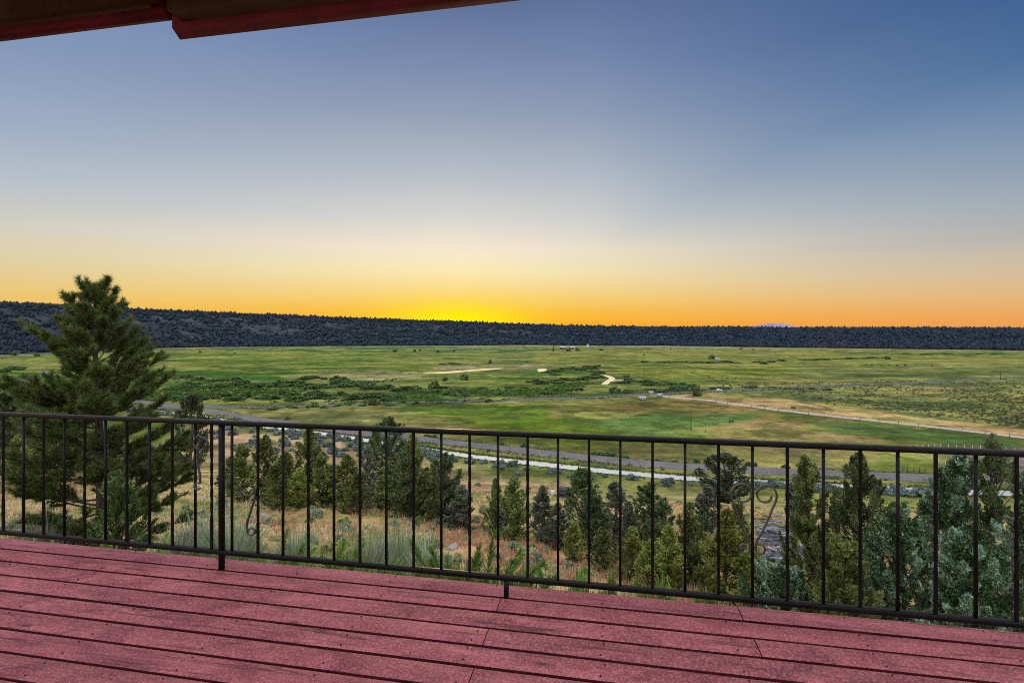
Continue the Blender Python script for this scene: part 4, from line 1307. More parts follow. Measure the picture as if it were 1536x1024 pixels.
def build_slope_shrubs():
    r = np.random.default_rng(21)
    # scattered over the dry slope; spots kept apart
    pts = []
    tries = 0
    while len(pts) < 230 and tries < 9000:
        tries += 1
        px = r.uniform(-20, 1130); py = r.uniform(752, 872)
        x, y = ray_ground(px, py)
        if y > 62 or y < 9: continue
        if any((x - a) ** 2 + (y - b) ** 2 < 0.5 for a, b in pts): continue
        pts.append((x, y))
    for x, y in pts:
        q = r.random()
        s = r.uniform(0.55, 1.25)
        if q < 0.40: put_bush('sage', 'sagebrush', 'grey-green sagebrush clump in the dry grass of the slope', 'sagebrush', 'sagebrush scattered on the slope', x, y, s, s, s * r.uniform(.8, 1.1), r)
        elif q < 0.74: put_bush('rabbit', 'rabbitbrush', 'pale yellow-green rabbitbrush clump in the dry grass of the slope', 'rabbitbrush', 'rabbitbrush scattered on the slope', x, y, s, s, s * r.uniform(.7, 1.1), r)
        else: put_bush('weed', 'green_shrub', 'fresh green low shrub in the dry grass of the slope', 'shrub', 'green shrubs scattered on the slope', x, y, s * .8, s * .8, s * r.uniform(.5, .9), r)
    # lower slope towards the canal
    for k in range(70):
        y = r.uniform(66, 140); px = r.uniform(330, 1500); x = (px - 768) / F * y
        if y * CT + x * ST > 140: continue
        s = r.uniform(0.8, 2.0)
        put_bush('sage' if r.random() < .6 else 'weed', 'sagebrush', 'small grey-green bush on the lower slope above the canal', 'bush', 'bushes on the lower slope', x, y, s, s, s * .8, r)
    # rounded brush on the near bank of the canal
    P = CANAL; T = np.gradient(P[:, :2], axis=0); T /= np.linalg.norm(T, axis=1)[:, None]
    Nn = np.stack([T[:, 1], -T[:, 0]], 1)
    seg = np.linalg.norm(np.diff(P[:, :2], axis=0), axis=1); cum = np.concatenate([[0], np.cumsum(seg)])
    cpx = 768 + F * P[:, 0] / P[:, 1]; cpy = HY + (EYE - VZ) * F / P[:, 1]
    for k in range(296):
        if k < 115:
            q = r.uniform(322, 660); top_ = np.interp(q, cpx, cpy) + 4.0; bot = np.interp(q, [320, 480, 600, 660], [676, 684, 690, 692])
            p_ = top_ + (bot - top_) * r.random() ** 1.4
            w = r.uniform(1.1, 2.4)
        elif k < 185:
            q = r.uniform(200, 668) if k % 3 else r.uniform(190, 330); p_ = np.interp(q, cpx, cpy) + r.uniform(2.0, 4.5); w = r.uniform(1.1, 2.2)
        elif k < 250:
            q = r.uniform(1060, 1440); p_ = np.interp(q, cpx, cpy) + r.uniform(4.0, 9); w = r.uniform(1.4, 2.4)
        else:
            q = r.uniform(660, 1090)
            if r.random() > np.interp(q, [660, 760, 860, 1000, 1090], [.9, 1, .7, .5, .9]): continue
            p_ = np.interp(q, cpx, cpy) + 7 + abs(r.normal(0, 5)); w = r.uniform(1.1, 2.2)
        x, y, _z = gp(q, p_)
        put_bush('canal', 'canal_brush', 'rounded blue-grey brush on the near bank of the canal', 'bush', 'blue-grey brush lining the canal', x, y, w, w, w * r.uniform(.75, 1.05), r)
    # a few shrubs beyond the canal road
    for px, py, w, hh in [(906, 684, 6.0, 2.0), (932, 688, 3.4, 1.3), (985, 693, 1.4, 1.0), (1045, 693, 1.4, 1.3), (1205, 700, 2.2, 1.5), (1178, 703, 1.8, 1.3), (641, 655, 1.6, 1.2), (652, 657, 1.6, 1.2), (786, 671, 1.5, 1.4), (1128, 698, 2.0, 1.4), (753, 667, 1.2, 1.), (431, 629, 1.8, 1.2), (1012, 694, 1.2, .8)]:
        x, y, z = gp(px, py); put_bush('willow', 'green_shrub', 'green shrub along the field side of the canal road', 'shrub', 'shrubs along the canal road', x, y, w, 1.6 if w > 3 else w, hh, r, VZ)


build_slope_shrubs()


def build_valley_bushes():
    r = np.random.default_rng(31)
    lines = [  # (px, py), count, spread px, spread py, width m, height m
        ([(185, 566), (262, 566), (300, 572)], 9, 14, 3, 5.5, 3.2), ([(250, 582), (380, 578), (520, 580), (640, 584)], 34, 10, 4, 6.5, 2.6),
        ([(250, 595), (360, 596), (480, 598), (600, 596)], 34, 10, 4, 6.0, 2.6), ([(310, 571), (370, 573)], 6, 9, 2, 6, 2.2), ([(445, 571), (480, 569), (560, 578)], 9, 8, 2, 4.5, 2.6),
        ([(640, 590), (760, 590), (860, 586)], 16, 12, 5, 4.5, 1.6), ([(800, 576), (850, 572), (905, 562), (880, 550)], 20, 9, 3, 5.5, 2.2),
        ([(815, 562), (850, 555), (895, 549)], 13, 9, 2, 5.5, 2.0), ([(935, 568), (985, 576), (1040, 583)], 22, 10, 4, 5.0, 1.8),
        ([(968, 543.5), (1030, 544), (1108, 543.5)], 13, 8, 0.8, 6.5, 1.6), ([(1130, 543), (1175, 541)], 5, 7, 0.7, 6.0, 1.6), ([(1205, 540), (1330, 536.5)], 12, 8, 0.8, 7, 1.4),
        ([(930, 588), (1100, 583), (1250, 584)], 22, 12, 2.5, 3.6, 1.2), ([(0, 558), (30, 552)], 6, 10, 2, 6, 2.6),
        ([(400, 613), (560, 606), (760, 600)], 26, 10, 2.5, 2.6, 1.1), ([(660, 545), (690, 547)], 3, 6, 1, 5, 1.4), ([(1340, 532), (1500, 531)], 8, 20, 1, 10, 1.2),
    ]
    for pts, cnt, sx, sy, w, hh in lines:
        pts = np.array(pts, float); cum = np.concatenate([[0], np.cumsum(np.hypot(*np.diff(pts, axis=0).T))])
        for k in range(cnt):
            s = cum[-1] * (k + r.random()) / cnt
            px = np.interp(s, cum, pts[:, 0]) + r.normal(0, sx * .4); py = np.interp(s, cum, pts[:, 1]) + r.normal(0, sy * .6)
            x, y, z = gp(px, py); ww = w * r.uniform(.8, 1.75)
            put_bush('willow', 'willow_bush', 'dark green willow bush in the river meadow of the valley floor', 'willow bush', 'willow bushes in the river meadow', x, y, ww, ww * r.uniform(.5, .8), hh * r.uniform(.7, 1.35), r, VZ)
    for px, py, w, hh, lab in [  # single trees of the valley: px, base, half width m, height m
        (560, 607, 4.2, 4.4, 'broad dark tree beside the cinder road left of the middle'), (652, 583, 5.0, 6.6, 'tallest dark bushy tree left of the bright river pool'), (671, 592, 2.6, 4.0, 'small dark tree below the tallest bushy one'),
        (668, 571, 2.6, 4.4, 'slim dark tree just left of the tree on the pool bank'), (696, 570, 3.8, 6.6, 'round dark tree on the near bank of the bright river pool'), (735, 545, 2.6, 5.0, 'small tree alone above the right end of the river pool'),
        (790, 544, 2.2, 3.4, 'tiny tree in the meadow right of the river pool'), (922, 589, 4.6, 5.2, 'round dark tree beside the cinder road below the river bend'), (1067, 538, 4.6, 6.6, 'lone rounded tree beside the white shed in the far meadow'),
        (1045, 594, 4.0, 8.0, 'thin-crowned brown tree at the start of the dirt track'), (593, 527.5, 4.6, 6.0, 'left tree of the far meadow edge, below the sunset'), (622, 527, 3.8, 4.2, 'second far tree below the sunset, left of a pair'),
        (630, 526.5, 2.8, 4.8, 'third far tree below the sunset, close to the second'), (657, 528, 3.4, 5.2, 'far tree standing in the pale strip below the sunset'), (681, 527, 2.6, 3.2, 'tiny rightmost far tree below the sunset'),
        (243, 529, 3.6, 5.4, 'pointed far tree right of the big pine top'), (300, 529, 3.2, 4.0, 'small far tree between the big pine and the ridge foot'), (352, 530, 2.0, 2.6, 'tiny far bush at the ridge foot left of the middle'),
        (830, 527, 1.6, 11, 'slim dark poplar at the left end of the farmstead'), (852, 526.5, 5.4, 5.4, 'left round tree of the farmstead'), (866, 526, 5.0, 6.6, 'right round tree of the farmstead'), (902, 525.5, 5.0, 3.4, 'low bush right of the white farm gable'),
        (966, 533, 1.6, 3.2, 'tiny lone tree in the middle of the far meadow'), (1006, 524.5, 2.0, 4.0, 'tiny far tree at the meadow edge above the lone rounded tree'), (1111, 524.5, 2.8, 4.2, 'far tree at the ridge foot below the distant peak'),
        (1130, 525, 2.0, 3.2, 'tiny far bush at the ridge foot beside the one below the peak'), (1146, 546, 5.5, 3.6, 'low dark mound of a tree at the end of the dark hedge line'), (1331, 538.5, 4.0, 5.0, 'dark lone tree above the grazing cattle'),
        (1190, 612.5, 1.7, 1.5, 'round green bush in the dry grass above the dirt track'), (55, 534, 4.5, 6.5, 'dark tree at the ridge foot behind the big pine'), (20, 533, 4.5, 5.5, 'dark tree at the ridge foot by the left edge')]:
        x, y, z = gp(px, py)
        me = SB['dark'][int(r.integers(2))]
        o = link('meadow_tree', me); o.location = (x, y, VZ - 0.1); o.scale = (w, w, hh / 1.9); o.rotation_euler = (0, 0, r.uniform(0, 6))
        tag(o, lab, 'tree')


build_valley_bushes()


def clump_cloud(name, label, cat, x, y, z, rad, hgt, nleaf, colA, colB, rng, size_f=0.55, mat=None, up=0.5):
    """many low plants too numerous to count, as one object"""
    k = len(x)
    d = unit(rng.normal(size=(k, nleaf, 3))); d[..., 2] = abs(d[..., 2])
    P = np.stack([x, y, z], 1)[:, None] + d * np.stack([rad, rad, hgt], 1)[:, None] * rng.uniform(0.4, 1, (k, nleaf, 1))
    ax = unit(d + np.array([0, 0, up]) + 0.5 * rng.normal(size=(k, nleaf, 3))); sd = unit(np.cross(ax, rng.normal(size=(k, nleaf, 3))))
    sz = (rad[:, None, None] * size_f) * rng.uniform(.6, 1.3, (k, nleaf, 1))
    V = np.stack([P - ax * sz * .5 - sd * sz * .5, P - ax * sz * .5 + sd * sz * .5, P + ax * sz * .7], 2).reshape(-1, 3)
    f = np.clip(rng.random((k, 1)) * .7 + .15 + .2 * rng.normal(size=(k, nleaf)), 0, 1)[..., None]
    c = np.repeat((colA * (1 - f) + colB * f).reshape(-1, 3), 3, axis=0)
    o = link(name, np_mesh(name, V, [np.arange(len(V)).reshape(-1, 3)], mat or M['grass'], color=c))
    return tag(o, label, cat, kind='stuff')


def build_stuff():
    r = np.random.default_rng(41)
    # low scrub of the right-hand part of the valley floor
    n = 9000
    px = r.uniform(1060, 1700, n); py = r.uniform(566, 655, n)
    x, y = gp(px, py)[0], gp(px, py)[1]
    m = polymask(px, py, [(1040, 566), (1340, 570), (1720, 572), (1720, 668), (1536, 641), (1300, 611), (1130, 590)], 3)
    m = m * sstep(0.30, 0.62, fbm(x * 0.02, y * 0.03, 141, 4))
    k = r.random(n) < m
    x, y = x[k], y[k]; rad = r.uniform(0.35, 0.95, len(x))
    clump_cloud('scrub', 'low olive scrub dotting the dry flat on the right of the valley', 'scrub', x, y, np.full(len(x), VZ), rad, rad * .85, 9, lin(62, 74, 48), lin(112, 116, 78), r, 0.9)
    # sedge and low growth of the wet meadow on the left
    n = 11000
    px = r.uniform(-40, 900, n); py = r.uniform(560, 606, n); x, y = gp(px, py)[0], gp(px, py)[1]
    k = r.random(n) < sstep(0.42, 0.62, fbm(x * 0.018, y * 0.03, 147, 4)) * polymask(px, py, [(-60, 566), (250, 560), (420, 572), (640, 570), (880, 575), (860, 592), (600, 604), (-60, 606)], 4)
    x, y = x[k], y[k]; rad = r.uniform(0.6, 2.0, len(x))
    clump_cloud('sedge', 'green sedge growing in the wet river meadow', 'sedge', x, y, np.full(len(x), VZ), rad, rad * .6, 12, lin(44, 72, 30), lin(98, 128, 56), r, 0.7)
    # rough grass on both banks of the canal
    P = CANAL; T = unit(np.gradient(P[:, :2], axis=0)); Nn = np.stack([T[:, 1], -T[:, 0]], 1)
    n = 3600; i = r.integers(0, len(P) - 1, n); f = r.random((n, 1)); side = np.where(r.random(n) < 0.75, -1, 1)
    q = P[i, :2] * (1 - f) + P[i + 1, :2] * f + Nn[i] * (side * r.uniform(2.4, 4.2, n))[:, None] + r.normal(0, .4, (n, 2))
    rad = r.uniform(0.2, 0.5, n)
    clump_cloud('bank_grass', 'rough olive grass along both banks of the canal', 'grass', q[:, 0], q[:, 1], H(q[:, 0], q[:, 1]), rad, rad * .9, 8, lin(58, 64, 32), lin(112, 112, 62), r, 0.9)
    for L_, w_, n, off in ((ROAD, 0.6, 2600, 3.0), (ROAD2, 0.7, 3200, 2.4)):
        T = unit(np.gradient(L_[:, :2], axis=0)); Nn = np.stack([T[:, 1], -T[:, 0]], 1)
        i = r.integers(0, len(L_) - 1, n); f = r.random((n, 1)); side = np.where(r.random(n) < 0.5, -1, 1)
        q = L_[i, :2] * (1 - f) + L_[i + 1, :2] * f + Nn[i] * (side * (off + abs(r.normal(0, 1.3, n))))[:, None]
        k = fbm(q[:, 0] * .08, q[:, 1] * .08, 171, 3) > 0.46; q = q[k]; rad = r.uniform(0.3, 1.0, len(q)) * w_
        clump_cloud('verge_brush', 'grey-green brush and weeds along the edges of the ' + ('canal road' if L_ is ROAD else 'cinder road'), 'brush', q[:, 0], q[:, 1], np.full(len(q), VZ), rad, rad, 8, lin(58, 66, 46), lin(120, 126, 96), r, 0.9)
    # dry bunchgrass of the slope
    n = 46000
    px = r.uniform(-140, 1420, n); u = 7.5 + (r.random(n) ** 1.4) * 75
    yy = u / (CT + (px - 768) / F * ST); xx = (px - 768) / F * yy
    den = fbm(xx * 0.35, yy * 0.35, 151, 3)
    k = r.random(n) < sstep(0.28, 0.55, den)
    xx, yy = xx[k], yy[k]; n = len(xx); zz = H(xx, yy)
    nb = 11
    hgt = r.uniform(0.16, 0.42, n) * (0.7 + 0.6 * den[k])
    a = r.uniform(0, 2 * PI, (n, nb)); lean = r.uniform(0.1, 0.85, (n, nb)); ln = hgt[:, None] * r.uniform(.6, 1.25, (n, nb))
    b0 = np.stack([xx[:, None] + 0.07 * r.normal(size=(n, nb)), yy[:, None] + 0.07 * r.normal(size=(n, nb)), np.repeat(zz[:, None] - 0.03, nb, 1)], -1)
    tipv = b0 + np.stack([np.cos(a) * np.sin(lean), np.sin(a) * np.sin(lean), np.cos(lean)], -1) * ln[..., None]
    wdt = (0.007 + 0.00045 * yy)[:, None, None]
    sd = np.stack([-np.sin(a), np.cos(a), np.zeros_like(a)], -1) * wdt
    V = np.stack([b0 - sd, b0 + sd, tipv], 2).reshape(-1, 3)
    pal = np.array([lin(212, 192, 140), lin(194, 168, 116), lin(186, 138, 108), lin(150, 154, 88), lin(222, 210, 170)])
    red = fbm(xx * 0.12, yy * 0.09, 61, 4); grn = fbm(xx * 0.16, yy * 0.12, 67, 4)
    idx = np.where(red > 0.56, 2, np.where(grn > 0.57, 3, r.choice([0, 0, 1, 4], n)))
    mixr = r.random(n) < 0.25; idx = np.where(mixr, r.integers(0, 5, n), idx)
    c = pal[idx][:, None] * r.uniform(.75, 1.2, (n, nb, 1)) * 0.95
    c = np.repeat(c.reshape(-1, 3), 3, axis=0)
    o = link('dry_grass', np_mesh('dry_grass', V, [np.arange(len(V)).reshape(-1, 3)], M['grass'], color=c))
    tag(o, 'dry straw and reddish bunchgrass covering the slope below the deck', 'grass', kind='stuff')


build_stuff()


def build_near_plants():
    r = np.random.default_rng(51)

    def arching(px, pyt, y, n, L, label, lean=0.0):
        x = (px - 768) / F * y; z = h1(x, y); zt = EYE + (HY - pyt) / F * y
        hh = zt - z
        root = thing('creeping_juniper', label, 'shrub', (x, y, z - 0.05))
        sb = MB(); fb = MB()
        for k in range(n):
            a = r.uniform(0, 2 * PI); rise = r.uniform(0.55, 1.0) if k else 1.0
            s = np.linspace(0, 1, 9); out = L * r.uniform(.5, 1.1)
            P = np.stack([np.cos(a) * out * s ** 1.3 + lean * s ** 2, np.sin(a) * out * s ** 1.3, hh * rise * (s ** 0.8) - 0.12 * s ** 3], 1)
            sb.tube(P, np.linspace(0.018, 0.004, 9), 4, cap=False)
            # feather of short scale-leaf sprays
            m = 150; f = 0.30 + 0.70 * r.random(m) ** 0.8; i = np.minimum((f * 8).astype(int), 7); g = (f * 8 - i)[:, None]
            p = P[i] * (1 - g) + P[i + 1] * g; d = unit(P[i + 1] - P[i])
            sidev = unit(np.cross(d, r.normal(size=(m, 3))))
            ax = unit(d * 1.0 + sidev * 0.75); ln = r.uniform(.08, .19, (m, 1)) * (1.15 - 0.7 * f[:, None] ** 3)
            w = unit(np.cross(ax, r.normal(size=(m, 3)))) * 0.010
            V = np.stack([p - w, p + w, p + ax * ln + w * .6, p + ax * ln * 1.15], 1).reshape(-1, 3)
            T = np.concatenate([np.arange(m)[:, None] * 4 + np.array([0, 1, 2]), np.arange(m)[:, None] * 4 + np.array([0, 2, 3])])
            fb.add(V, T, None, np.repeat(np.clip(r.random() * .5 + .25 + .2 * r.normal(size=m), 0, 1), 4))
        sb.build('stems', M['bark'], root); fb.build('foliage', M['frond'], root)
    arching(412, 792, 7.6, 14, 0.8, 'arching bright green juniper just right of the tall iron post')
    arching(480, 812, 7.2, 9, 0.6, 'smaller arching green juniper left of the pale rock')
    arching(512, 818, 7.4, 7, 0.5, 'short arching green juniper touching the pale rock')
    arching(682, 800, 6.8, 12, 0.7, 'arching green juniper with drooping sprays near the middle of the railing')
    arching(722, 796, 6.6, 13, 0.75, 'tallest arching green juniper left of the short rail foot', 0.1)
    arching(566, 826, 7.2, 8, 0.55, 'low arching green juniper right of the pale boulder')
    arching(772, 836, 6.8, 9, 0.6, 'arching green juniper just behind the short rail foot')
    arching(842, 846, 7.0, 8, 0.55, 'low arching green juniper right of the short rail foot')
    arching(236, 806, 8.4, 8, 0.6, 'arching green juniper in front of the right side of the big pine')
    for i, (px, py, w, hh, y) in enumerate([(300, 836, .6, .5, 8.6), (372, 842, .6, .5, 8.0), (450, 846, .7, .5, 7.6), (540, 850, .7, .45, 7.4), (610, 858, .6, .45, 7.2), (690, 866, .6, .5, 6.8), (770, 868, .7, .5, 6.9),
                                            (815, 866, .7, .5, 8.0), (862, 872, .6, .45, 7.4), (905, 880, .6, .45, 7.2), (965, 884, .7, .5, 7.0), (1010, 880, .6, .45, 7.8), (1060, 896, .6, .5, 6.8), (230, 830, .7, .4, 8.4), (150, 822, .7, .4, 8.6), (60, 818, .7, .4, 9.0)]):
        x = (px - 768) / F * y; z = EYE + (HY - py) / F * y
        g = h1(x, y)
        hz = max(0.5, (z - g) + 0.25)
        put_bush('weed', 'green_shrub', 'leafy green shrub just below the deck edge', 'shrub', 'green shrubs below the deck edge', x, y, w * 1.5, w * 1.5, hz * 1.9, r)
    # blue-green tall sage by the post and by the pine
    for px, top, y, w, lab in [(598, 786, 12.5, 0.8, 'rounded silvery sagebrush below the middle of the tree row'), (556, 800, 11.0, 0.7, 'silvery sagebrush right of the pale boulder'), (640, 806, 11.0, 0.6, 'small silvery sagebrush left of the tallest arching juniper'), (440, 792, 11.5, 0.6, 'silvery sagebrush between the arching junipers near the tall post'), (350, 762, 10.5, 0.95, 'tall silvery sagebrush behind the tall iron post'), (302, 765, 11.5, 0.8, 'silvery sagebrush left of the tall iron post'), (268, 790, 10.0, 0.7, 'low silvery sagebrush right of the big pine'), (66, 770, 12.0, 0.7, 'grassy grey-green clump at the left foot of the big pine')]:
        x = (px - 768) / F * y; z = h1(x, y); hh = EYE + (HY - top) / F * y - z
        mb = MB(); m = 900
        a = r.uniform(0, 2 * PI, m); sp_ = r.random(m) ** .7 * 0.75
        base = np.stack([np.cos(a) * w * .25 * r.random(m), np.sin(a) * w * .25 * r.random(m), r.uniform(0, hh * .55, m)], 1)
        d = np.stack([np.cos(a) * np.sin(sp_), np.sin(a) * np.sin(sp_), np.cos(sp_)], 1)
        base += d * (r.uniform(0, .5, m) * hh)[:, None] * .5
        tip = base + d * (r.uniform(.2, .5, m) * hh)[:, None]
        sdv = unit(np.cross(d, r.normal(size=(m, 3)))) * 0.012
        V = np.stack([base - sdv, base + sdv, tip], 1).reshape(-1, 3)
        mb.add(V, np.arange(len(V)).reshape(-1, 3), None, np.repeat(r.random(m), 3))
        o = mb.build('tall_sagebrush', M['sage']); o.location = (x, y, z - 0.05); tag(o, lab, 'sagebrush')


build_near_plants()


# ------------------------------------------------------------------ rocks and log heap
def rock_mesh(seed):
    r = np.random.default_rng(seed)
    import bmesh
    bm = bmesh.new(); bmesh.ops.create_icosphere(bm, subdivisions=3, radius=1.0)
    dirs = unit(r.normal(size=(9, 3))); cut = r.uniform(0.62, 0.9, 9)
    for v in bm.verts:
        p = np.array(v.co); p *= 1 + 0.10 * r.normal() * 0.3
        for d, c in zip(dirs, cut):
            e = p @ d - c
            if e > 0: p = p - d * e
        v.co = p
    me = bpy.data.meshes.new('rock'); bm.to_mesh(me); bm.free(); me.materials.append(M['rock']); return me


def build_rocks():
    r = np.random.default_rng(61)
    ms = [rock_mesh(5), rock_mesh(6)]
    for px, py, s, lab in [(680, 822, 0.36, 'largest pale grey rock between two shrubs just below the railing'), (523, 836, 0.28, 'pale grey boulder beside the short arching juniper'), (307, 748, 0.42, 'dark rock on the slope left of the tall iron post'), (396, 776, 0.40, 'flat dark rock in straw grass right of the large scroll'),
                           (380, 774, 0.26, 'small dark rock beside the flat dark one')]:
        x, y = ray_ground(px, py)
        o = link('rock', ms[int(r.integers(2))]); o.location = (x, y, h1(x, y) + s * .15); o.scale = (s, s * .8, s * .55); o.rotation_euler = (0, 0, r.uniform(0, 6)); tag(o, lab, 'rock')
    # heap of split logs
    x0, y0 = ray_ground(1163, 822)
    logs = []
    for k in range(3):
        mb = MB(); n = 5
        P = np.stack([np.linspace(-0.5, 0.5, n), 0.02 * r.normal(size=n), 0.02 * r.normal(size=n)], 1)
        mb.tube(P, [0.075, .085, .08, .082, .07], 7); logs.append(mb)
    lm = [logs[0].mesh('log', M['deadwood']), logs[1].mesh('log', M['deadwood_dark']), logs[2].mesh('log', M['deadwood_dark'])]
    for k in range(95):
        px = 1163 + r.normal(0, 15) ; py = r.uniform(776, 846)
        px += (py - 810) * 0.32
        x, y = ray_ground(px, py)
        o = link('log', lm[int(r.integers(3))])
        o.location = (x, y, h1(x, y) + r.uniform(0.05, 0.40)); o.rotation_euler = (0, r.normal(0.05, .12), r.normal(-0.12, 0.30)); q = r.uniform(.7, 1.7); o.scale = (q, 1.1 * r.uniform(.7, 1.2), r.uniform(.6, 1.1))
        tag(o, 'weathered grey split log lying in the heap behind the heart-shaped scroll', 'log', 'weathered logs in the heap')


build_rocks()


# ------------------------------------------------------------------ fences, poles, farm, animals
def build_fences():
    # post and wire fence along the dirt track
    L = TRACK.copy(); T = unit(np.gradient(L[:, :2], axis=0)); Nn = np.stack([T[:, 1], -T[:, 0]], 1)
    Lf = L[:, :2] + Nn * 4.2
    root = thing('wire_fence', 'long post and wire fence beside the pale dirt track', 'fence', (float(Lf[0, 0]), float(Lf[0, 1]), VZ))
    cum = np.concatenate([[0], np.cumsum(np.linalg.norm(np.diff(Lf, axis=0), axis=1))])
    pm = MB(); pm.tube([(0, 0, -0.2), (0, 0, 0.8), (0, 0, 1.65)], [0.10, .095, .085], 6); me = pm.mesh('post', M['post_wood'])
    ps = []
    for s in np.arange(8, cum[-1], 7.0):
        p = np.array([np.interp(s, cum, Lf[:, 0]), np.interp(s, cum, Lf[:, 1])]); ps.append(p)
        link('post', me, root, (p[0] - Lf[0, 0], p[1] - Lf[0, 1], 0))
    wb = MB()
    for h in (0.55, 1.0, 1.45):
        wb.tube([(p[0] - Lf[0, 0], p[1] - Lf[0, 1], h) for p in ps], 0.015, 4, cap=False)
    wb.build('wires', M['wire'], root)
    # pale corral fence at the right, above the top rail
    pts = [gp(*p) for p in [(1352, 676), (1382, 673.5), (1412, 672.5), (1445, 674), (1480, 675.5), (1520, 678), (1560, 681)]]
    P = np.array(pts)[:, :2]; cum = np.concatenate([[0], np.cumsum(np.linalg.norm(np.diff(P, axis=0), axis=1))])
    root = thing('corral_fence', 'pale corral fence of white posts behind the right-hand junipers', 'fence', (float(P[0, 0]), float(P[0, 1]), VZ))
    pm = MB(); pm.tube([(0, 0, -0.2), (0, 0, 1.6)], 0.075, 6); me = pm.mesh('post', M['white_paint'])
    wb = MB(); ps = []
    for s in np.arange(0, cum[-1], 2.4):
        p = np.array([np.interp(s, cum, P[:, 0]), np.interp(s, cum, P[:, 1])]) - P[0]; ps.append(p); link('post', me, root, (p[0], p[1], 0))
    for h in (0.5, 0.95, 1.4): wb.tube([(p[0], p[1], h) for p in ps], 0.02, 4, cap=False)
    wb.build('wires', M['wire'], root)
    # second pale line running down towards the road
    pts = [gp(*p) for p in [(1362, 678), (1396, 690), (1424, 702)]]
    P = np.array(pts)[:, :2]; root = thing('corral_fence', 'short pale fence running down from the corral to the canal road', 'fence', (float(P[0, 0]), float(P[0, 1]), VZ))
    cum = np.concatenate([[0], np.cumsum(np.linalg.norm(np.diff(P, axis=0), axis=1))]); ps = []
    for s in np.arange(0, cum[-1], 3.6):
        p = np.array([np.interp(s, cum, P[:, 0]), np.interp(s, cum, P[:, 1])]) - P[0]; ps.append(p); link('post', me, root, (p[0], p[1], 0))
    wb = MB()
    for h in (0.6, 1.3): wb.tube([(p[0], p[1], h) for p in ps], 0.02, 4, cap=False)
    wb.build('wires', M['wire'], root)
    # little brown pole gate by the road
    a = np.array(gp(1354, 707.5)); b = np.array(gp(1388, 709.5)); root = thing('pole_fence', 'small brown pole fence beside the canal road', 'fence', tuple(a))
    pm = MB(); pm.tube([(0, 0, -0.2), (0, 0, 1.7)], 0.10, 6); me = pm.mesh('post', M['post_wood'])
    d = (b - a)
    for f in (0, .22, .5, .75, 1.0): link('post', me, root, tuple(d * f))
    rb = MB()
    for h in (0.5, 0.95, 1.4): rb.tube([tuple(np.array([0, 0, h])), tuple(d + [0, 0, h - .1])], 0.05, 5)
    rb.build('rails', M['post_wood'], root)
    # loose posts of the old pasture fence
    pm = MB(); pm.tube([(0, 0, -0.2), (0, 0, 1.5)], 0.09, 6); me = pm.mesh('fence_post', M['post_wood'])
    for px, py in [(935, 618.5), (951.5, 618.5), (967.5, 618.5), (984, 617), (945.5, 627.5), (962, 629), (997.5, 637.5), (1017.5, 641), (1058.5, 648), (1081.5, 652.5)]:
        o = link('fence_post', me); o.location = gp(px, py); tag(o, 'lone grey fence post standing in the green pasture', 'fence post', 'old pasture fence posts')

    def pole(px, py, h, lab):
        root = thing('utility_pole', lab, 'utility pole', gp(px, py))
        p = MB(); p.tube([(0, 0, -0.3), (0, 0, h * .5), (0, 0, h)], [0.19, .16, .13], 7); p.build('pole', M['pole_wood'], root)
        c = MB(); c.box((0, 0, h - 0.55), (2.4, 0.12, 0.14)); c.build('crossarm', M['pole_wood'], root)
        i = MB()
        for q in (-1.05, -.4, .4, 1.05): i.tube([(q, 0, h - .48), (q, 0, h - .25)], 0.05, 5)
        i.build('insulators', M['grey_metal'], root)
    pole(1036.5, 646, 10.8, 'tall wooden utility pole in the pasture left of the grazing horse')
    pole(1500.5, 569, 7.8, 'utility pole at the far right beyond the scrub flat')
    pole(966, 567, 6.5, 'thin utility pole in the yellow-green meadow right of the river bend')
    pole(697, 601, 8.4, 'thin utility pole beside the cinder road left of the middle')


build_fences()


